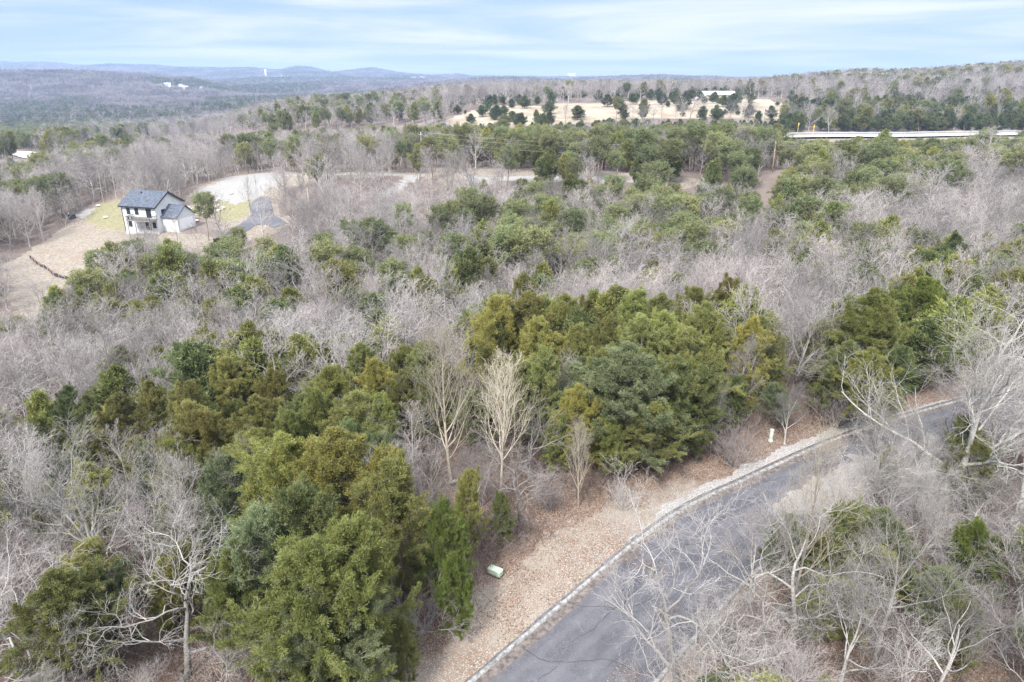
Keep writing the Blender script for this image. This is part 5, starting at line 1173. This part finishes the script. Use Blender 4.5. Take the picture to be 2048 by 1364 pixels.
def ok_ground(P, margin=0.0):
    x, y = P[:, 0], P[:, 1]; k = kerb_dist(x, y)
    bad = (k > -1.2) & (k < ROADW + .8)
    wv_ = np.interp(x, [-8, 2, 7, 12, 18, 40], [3.6, 4.8, 4.6, 3.4, 2.6, 2.0]); bad |= (k > -wv_ - margin) & (k < 0)
    bad |= inpoly(x, y, TURNOUT)
    rr_ = vnoise(x * 3.1, y * 3.1, 91)
    for p in POLY_CLEAR[2:]: bad |= inpoly(x, y, p) & (rr_ > .32)
    bad |= (x / np.maximum(y, 1) > .355) & (x / np.maximum(y, 1) < .395) & (y > 150) & (y < 204)
    for q in SILT: bad |= (np.hypot(x - q[0], y - q[1]) < 7) | (np.hypot(x - q[0] * .93, y - q[1] * .93) < 8)
    for p in POLY_CLEAR[:2] + POLY_GRAVEL[:2] + POLY_LAWN + [DRIVE]: bad |= inpoly(x, y, p)
    bad |= (np.hypot(x + 83, y - 160) < 13) & (y < 400)
    for l, d in ((HWY, 11), (HWYL, 12), (TRACK, 4)): bad |= dist_line(x, y, l) < d
    bad |= np.hypot(x - POLES['barn'][0], (y - POLES['barn'][1])) < 19
    bad |= (x / np.maximum(y, 1) > .375) & (y > 305) & (y < 362)
    return ~bad
NOEV = ((-3, 38, 6.5), (-1, 31, 5), (25, 39, 7), (11, 30, 5), (19, 30, 3.5), (34, 50, 4), (-4, 44, 4))
rows_ = []          # kind, x, y, h, wide
def fill(y0, y1, sp, bare_h, ever_h, thin=0.0):
    P = candidates(y0, y1, sp); P = P[ok_ground(P)]
    D = np.min(np.hypot(P[:, 0, None] - TK[None, :, 0], P[:, 1, None] - TK[None, :, 1]) - TK[None, :, 2], axis=1); P = P[D > 0]
    e = evergreen(P[:, 0], P[:, 1]) + (vnoise(P[:, 0] / 14, P[:, 1] / 14, 51) - .5) * .7 * (P[:, 1] > 70)
    md = np.zeros(len(P), bool)
    for p in POLY_MEADOW: md |= inpoly(P[:, 0], P[:, 1], p)
    hc = hcap(P[:, 0], P[:, 1])
    u = rg.random(len(P)); keep = ~(md & (rg.random(len(P)) > .15)); keep &= rg.random(len(P)) > thin
    for (x, y), ev, uu, m_, kp_, hc_ in zip(P, e, u, md, keep, hc):
        if not kp_: continue
        poke = rg.random() < (.2 if (-.38 < x / y < .3 and y < 205) else .02)
        if hc_ < 3.2 and rg.random() < .9: continue
        if m_: rows_.append(('young', x, y, rg.uniform(2.5, 8), rg.uniform(1.15, 1.6)))
        elif uu < ev and not (y < 62 and any(math.hypot(x - q0, y - q1) < q2 for q0, q1, q2 in NOEV)):
            k = 'cedar' if y < 105 else ('young' if (y > 325 and y < 640 and rg.random() < .85 and x / y > -.1) else 'pine')
            if 85 < y < 300 and rg.random() < .25: k = 'cedar'
            rows_.append((k, x, y, max(2.2, min(rg.uniform(*ever_h) * (1 if k != 'young' else .60), 99 if poke else hc_ * rg.uniform(.75, 1.05))), rg.uniform(.9, 1.25)))
        else: rows_.append(('bare', x, y, max(2.6, min(rg.uniform(*bare_h), 99 if poke else hc_ * rg.uniform(.8, 1.12))), rg.uniform(.95, 1.4)))
fill(12, 26, 2.7, (4, 7.5), (3, 5.5), .08)
fill(26, 62, 3.0, (5, 9), (4.5, 8), .08)
fill(62, 105, 3.4, (8, 13), (7.5, 10.5))
fill(105, 215, 4.3, (9, 14), (8.5, 13), .05)
fill(215, 420, 5.3, (9, 14), (9, 14), .05)
fill(420, 1000, 7.6, (10, 16), (9, 14))
# rank by how large each shows
info = []
for k, x, y, h, w_ in rows_:
    z = H1(x, y); u, v, f = in_photo(x, y, z + h * .6); info.append((f, u, v, z))
order = sorted(range(len(rows_)), key=lambda i: -rows_[i][3] / info[i][0])
quota = {'cedar': 235, 'bare': 270, 'pine': 290}
look = {'cedar': ['olive green', 'dark green', 'yellow green', 'mid green', 'grey green'], 'young': ['small bushy dark', 'conical dark', 'rounded dark'], 'bare': ['grey leafless', 'slender leafless', 'pale leafless', 'upright leafless', 'lilac leafless'], 'pine': ['round topped', 'loose crowned', 'olive topped', 'tall']}
def zone(kind, x, y):
    md = any(inpoly(np.array([x]), np.array([y]), p)[0] for p in POLY_MEADOW)
    k = float(kerb_dist(x, y)[0])
    if md: return 'on the straw coloured meadow'
    if 0 < k < 60 and y < 75: return 'on the near side of the road'
    if y < 62: return 'in the woods beside the road'
    if y < 105: return 'in the hollow behind the roadside stand'
    if y < 215: return 'near the house' if x < -40 else 'below the cleared strip'
    if y < 330: return 'in the belt before the highway' if x > 0 else 'in the woods behind the house'
    return 'beyond the highway' if x > 0 else 'on the far valley side'
stuff = {'bare': [], 'cedar': [], 'pine': [], 'young': []}; q = {}
for i in order:
    k, x, y, h, w_ = rows_[i]; f, u, v, z = info[i]; kk = 'cedar' if k == 'young' else k
    inview = -.02 < u < 1.02 and 0 < v < 1.06
    far_meadow = False
    if inview and k == 'young' and q.get('young_m', 0) < 62 and any(inpoly(np.array([x]), np.array([y]), p)[0] for p in POLY_MEADOW): far_meadow = True; q['young_m'] = q.get('young_m', 0) + 1
    vi = rg.randint(0, 99); rot = rg.uniform(0, 6.28)
    if inview and (far_meadow or (k != 'young' and q.get(kk, 0) < quota[kk])):
        if not far_meadow: q[kk] = q.get(kk, 0) + 1
        if k == 'bare': P = PROTO['oak'] + PROTO['crooked'][:2] if f < 48 else PROTO['mid_bare']; ph = [12, 12, 12, 12, 10, 10] if f < 48 else [12] * 5
        elif k == 'cedar': P = PROTO['cedar'] if f < 62 else PROTO['mid_cedar']; ph = [10] * 5
        elif k == 'young': P = PROTO['young']; ph = [5] * 3
        else: P = PROTO['pine']; ph = [12] * 4
        n = vi % len(P); lk = look[k][n % len(look[k])]
        word = {'bare': 'tree', 'cedar': 'cedar', 'young': 'cedar', 'pine': 'pine'}[k]
        g = {'bare': 'leafless trees ', 'cedar': 'cedars ', 'young': 'cedars ', 'pine': 'pines '}[k] + zone(k, x, y)
        uu, vv = int(round(u * 100)), int(round(v * 100))
        lab = f'{lk} {word} {zone(k, x, y)}, {uu}% across, {vv}% down'
        for alt in ('short', 'tall', 'narrow', 'broad', 'leaning', 'low'):
            if lab not in used_labels: break
            lab = f'{lk} {word} {zone(k, x, y)}, {u * 100:.1f}% across, {v * 100:.1f}% down'
        used_labels.add(lab)
        place(P[n], {'bare': 'bare_tree', 'cedar': 'cedar_tree', 'young': 'cedar_tree', 'pine': 'pine_tree'}[k], NAMES[k][1], x, y, h, ph[n], w_, rot, lab, g, f < 95)
    else:
        stuff[k].append((x, y, z - .05, rot, h, w_, vi))
# ---- masses nobody could count: instanced on points
def scatter(name, meshes, ph, rows, label):
    rows = np.array(rows, float)
    if len(rows) == 0: return
    coll = bpy.data.collections.new(name + '_kinds')
    for i, me in enumerate(meshes):
        o = bpy.data.objects.new(f'{name}_kind_{i:02d}', me); coll.objects.link(o)
    pm = bpy.data.meshes.new(name); pm.vertices.add(len(rows)); pm.vertices.foreach_set('co', rows[:, :3].astype(np.float32).ravel())
    def fa(nm, arr, ty='FLOAT'):
        a = pm.attributes.new(nm, ty, 'POINT'); a.data.foreach_set('value' if ty != 'FLOAT_VECTOR' else 'vector', arr.ravel())
    idx_ = (rows[:, 6].astype(int) % len(meshes)).astype(np.int32)
    php = np.array(ph, float)[idx_]; s_ = rows[:, 4] / php
    fa('sc', np.stack([s_ * rows[:, 5], s_ * rows[:, 5], s_], 1).astype(np.float32), 'FLOAT_VECTOR')
    fa('ro', np.stack([rows[:, 3] * 0, rows[:, 3] * 0, rows[:, 3]], 1).astype(np.float32), 'FLOAT_VECTOR'); fa('ki', idx_, 'INT')
    o = link(name, pm); tag(o, label, None, None, 'stuff')
    t = bpy.data.node_groups.new(name, 'GeometryNodeTree'); t.interface.new_socket('Geometry', in_out='INPUT', socket_type='NodeSocketGeometry'); t.interface.new_socket('Geometry', in_out='OUTPUT', socket_type='NodeSocketGeometry')
    n = t.nodes; gi = n.new('NodeGroupInput'); go = n.new('NodeGroupOutput'); ip = n.new('GeometryNodeInstanceOnPoints'); ci = n.new('GeometryNodeCollectionInfo')
    ci.inputs['Collection'].default_value = coll; ci.inputs['Separate Children'].default_value = True; ci.inputs['Reset Children'].default_value = True
    def na(nm, ty):
        a = n.new('GeometryNodeInputNamedAttribute'); a.data_type = ty; a.inputs['Name'].default_value = nm; return a.outputs[0]
    l = t.links; l.new(gi.outputs[0], ip.inputs['Points']); l.new(ci.outputs[0], ip.inputs['Instance']); ip.inputs['Pick Instance'].default_value = True
    l.new(na('ki', 'INT'), ip.inputs['Instance Index']); l.new(na('sc', 'FLOAT_VECTOR'), ip.inputs['Scale'])
    e2r = n.new('FunctionNodeEulerToRotation'); l.new(na('ro', 'FLOAT_VECTOR'), e2r.inputs[0]); l.new(e2r.outputs[0], ip.inputs['Rotation'])
    l.new(ip.outputs[0], go.inputs[0]); md = o.modifiers.new('scatter', 'NODES'); md.node_group = t
    return o
scatter('leafless_woods', [p[2] for p in PROTO['mid_bare']], [12] * 5, stuff['bare'], 'mass of grey leafless trees filling the hollows and ridges')
scatter('evergreen_woods', [p[2] for p in PROTO['pine'] + PROTO['mid_cedar']], [12] * 4 + [10] * 3, stuff['pine'] + stuff['cedar'], 'mass of pines and cedars between the leafless woods')
scatter('cedar_thicket', [p[2] for p in PROTO['young']], [5] * 3, stuff['young'], 'thicket of small dark cedars around the meadow')
# ---- far woods: patches of crowns draped over the distant hills
def far_patch(seed, frac, size=40, n=26):
    rng = RN(seed); Vs = []; Fs = []; mi = []; T = []; nv = 0
    for k in range(n):
        cx, cy = rng.uniform(-size / 2, size / 2, 2); ev = rng.random() < frac; h = rng.uniform(9, 15); r = h * (.26 if ev else .34); m = 60 if ev else 85
        p = rng.normal(0, 1, (m, 3)); p /= np.linalg.norm(p, axis=1)[:, None]; p *= rng.uniform(.5, 1.0, (m, 1)); zc_ = .62 if not ev else .5
        if ev: taper = 1.1 - .8 * (p[:, 2:3] + 1) / 2
        else: taper = 1.0
        c = np.c_[p[:, :2] * r * taper, p[:, 2] * h * (.36 if not ev else .46)] + [cx, cy, h * zc_]
        d = unit(np.array([0, 0, 1.])); dd = p + rng.normal(0, .5, p.shape) + [0, 0, .4]; dd /= np.linalg.norm(dd, axis=1)[:, None]
        s = rng.normal(0, 1, p.shape); s -= dd * np.sum(s * dd, 1)[:, None]; s /= np.linalg.norm(s, axis=1)[:, None]
        L_ = rng.uniform(1.0, 2.2, (m, 1)); w_ = L_ * (.16 if not ev else .3)
        V = np.stack([c - dd * L_ * .5, c + s * w_, c + dd * L_ * .5, c - s * w_], 1).reshape(-1, 3); Vs.append(V)
        Fs.append(np.arange(m * 4).reshape(-1, 4) + nv); nv += len(V); mi += [1 if ev else 0] * m; T.append(np.tile([rng.random(), rng.random() ** 2, 0, 1], (len(V), 1)))
    return mesh_np('far_patch', np.concatenate(Vs), [np.concatenate(Fs)], [M['far_twigs'], M['young_cedar_foliage']], np.concatenate(T), matidx=mi)
FP = [far_patch(i, f_) for i, f_ in enumerate((.04, .08, .12, .75, .9, .05))]
rows = []; y_ = 985.
while y_ < 6100:
    sp_ = 34 + 10 * (y_ > 2500); xs = np.arange(-y_ * .86, y_ * .86, sp_); xs = xs + rg.uniform(-8, 8, len(xs)); ys = y_ + rg.uniform(-8, 8, len(xs)); zz = H(xs, ys)
    ev = evergreen(xs, np.minimum(ys, 2600)) * .5 + .75 * (vnoise(xs / 190, ys / 300, 61) ** 1.2) + .25 * (vnoise(xs / 50, ys / 60, 62) - .5)
    op = np.zeros(len(xs), bool)
    for (bx, by, wd, hh, dp) in FB: op |= (np.abs(xs - bx * .93) < wd * .6 + 12) & (ys < by + 20) & (ys > by - (95 if by > 2500 else 50))
    for a_, b_, z_0, e_, o_ in zip(xs, ys, zz, ev, op):
        if o_: continue
        kk = rg.choice([3, 4]) if e_ > .50 else rg.choice([0, 1, 2, 5]); rows.append((a_, b_, z_0 - 1, rg.uniform(0, 6.28), rg.uniform(.85, 1.2) * 10, 1.0, kk))
    y_ += sp_
scatter('distant_woods', FP, [10] * 6, rows, 'hazy wooded hills fading to blue towards the horizon')
# ---- undergrowth, fallen leaves, stones
BR = [brush_mesh(i) for i in range(4)]
P = np.concatenate([candidates(13, 60, 1.1), candidates(60, 110, 2.4), candidates(110, 230, 3.2)]); P = P[ok_ground(P, .3)]; P = P[rg.random(len(P)) < .8]; zz = H(P[:, 0], P[:, 1])
# brush is sparse under the cedars
scatter('undergrowth', BR, [1.8] * 4, [(x, y, z, rg.uniform(0, 6.3), rg.uniform(.7, 2.6), 1.0, rg.randint(0, 99)) for (x, y), z in zip(P, zz)], 'low tangle of leafless brush on the forest floor')
def leaf_patch(seed, n, size, pal, rs):
    rng = RN(seed); c = np.c_[rng.uniform(-size / 2, size / 2, (n, 2)), rng.uniform(.01, .05, n)]; a = rng.uniform(0, 6.28, n); t = rng.normal(0, .35, (n, 2)); r = rng.uniform(*rs, n)
    u_ = np.stack([np.cos(a), np.sin(a), t[:, 0]], 1); v_ = np.stack([-np.sin(a), np.cos(a), t[:, 1]], 1)
    V = np.stack([c - u_ * r[:, None], c + v_ * r[:, None] * .55, c + u_ * r[:, None], c - v_ * r[:, None] * .55], 1).reshape(-1, 3)
    T = np.zeros((n * 4, 4)); T[:, 0] = np.repeat(rng.random(n), 4); T[:, 3] = 1
    return mesh_np('leaves', V, [np.arange(n * 4).reshape(-1, 4)], pal, T)
def _lm():
    m, t, p = mat('dry_leaves'); b = NB(t); a = b.sep(b.attr('tint'))
    c = b.mix(b.rng(a[0], .1, .9), rgba(.11, .05, .028), rgba(.31, .20, .125)); c = b.mix(b.rng(a[0], .86, .9), c, rgba(.34, .29, .25)); t.links.new(c, p.inputs['Base Color']); p.inputs['Roughness'].default_value = .9
    M['dry_leaves'] = m
_lm()
LP = [leaf_patch(i, 120, 1.5, M['dry_leaves'], (.028, .06)) for i in range(4)]
P = candidates(13, 75, 1.25); k = kerb_dist(P[:, 0], P[:, 1]); P = P[(k < -.7) | (k > ROADW + .3) | ((rg.random(len(P)) < .10) & (k > 0))]; k = kerb_dist(P[:, 0], P[:, 1])
den = np.where(k > -5, .35 + .8 * vnoise(P[:, 0] / 3, P[:, 1] / 3, 71) * smooth((-k - 1.2) / 3.5), .85); den = np.where(k > 0, np.where(k < ROADW, .6, .85), den); P = P[rg.random(len(P)) < den]; zz = H(P[:, 0], P[:, 1])
kr_ = np.clip(kerb_dist(P[:, 0], P[:, 1]) / ROADW, 0, 1); zz = np.where((kr_ > 0) & (kr_ < 1), .03 + .05 * np.sin(np.pi * kr_), zz)
scatter('fallen_leaves', LP, [1] * 4, [(x, y, z, rg.uniform(0, 6.3), 1, 1, rg.randint(0, 99)) for (x, y), z in zip(P, zz)], 'brown and orange fallen leaves on the verge and forest floor')
# ---- a few fallen logs on the forest floor
for i, (x, y, ln_, an_) in enumerate([(-3, 44, 4, .4), (14, 52, 5, 2.7), (-12, 33, 3.5, 1.2)]):
    z = H1(x, y); b = MB(); b.tube([(-ln_ / 2, 0, .16), (0, .1, .2), (ln_ / 2, 0, .14)], .14, 7, .08); o = b.done('fallen_log', M['grey_bark'], None, True, loc=(x, y, z), rot=an_); tag(o, ['grey fallen log under the pale leafless pair', 'grey fallen log under the cedar stand', 'grey fallen log in the left woods'][i], 'log')
# ---------------------------------------------------------------- air
def haze():
    b = MB(); b.box(-9300, 9300, -9300, 9300, -75, 170); m = bpy.data.materials.new('haze'); m.use_nodes = True; n = m.node_tree.nodes; n.clear(); o = n.new('ShaderNodeOutputMaterial'); v = n.new('ShaderNodeVolumePrincipled')
    v.inputs['Density'].default_value = HAZE; v.inputs['Color'].default_value = (.54, .70, 1.0, 1); v.inputs['Anisotropy'].default_value = 0.2; m.node_tree.links.new(v.outputs[0], o.inputs['Volume']); tag(b.done('haze', m), 'pale blue air over the valley', None, None, 'stuff')
HAZE = 1.7e-4
haze()
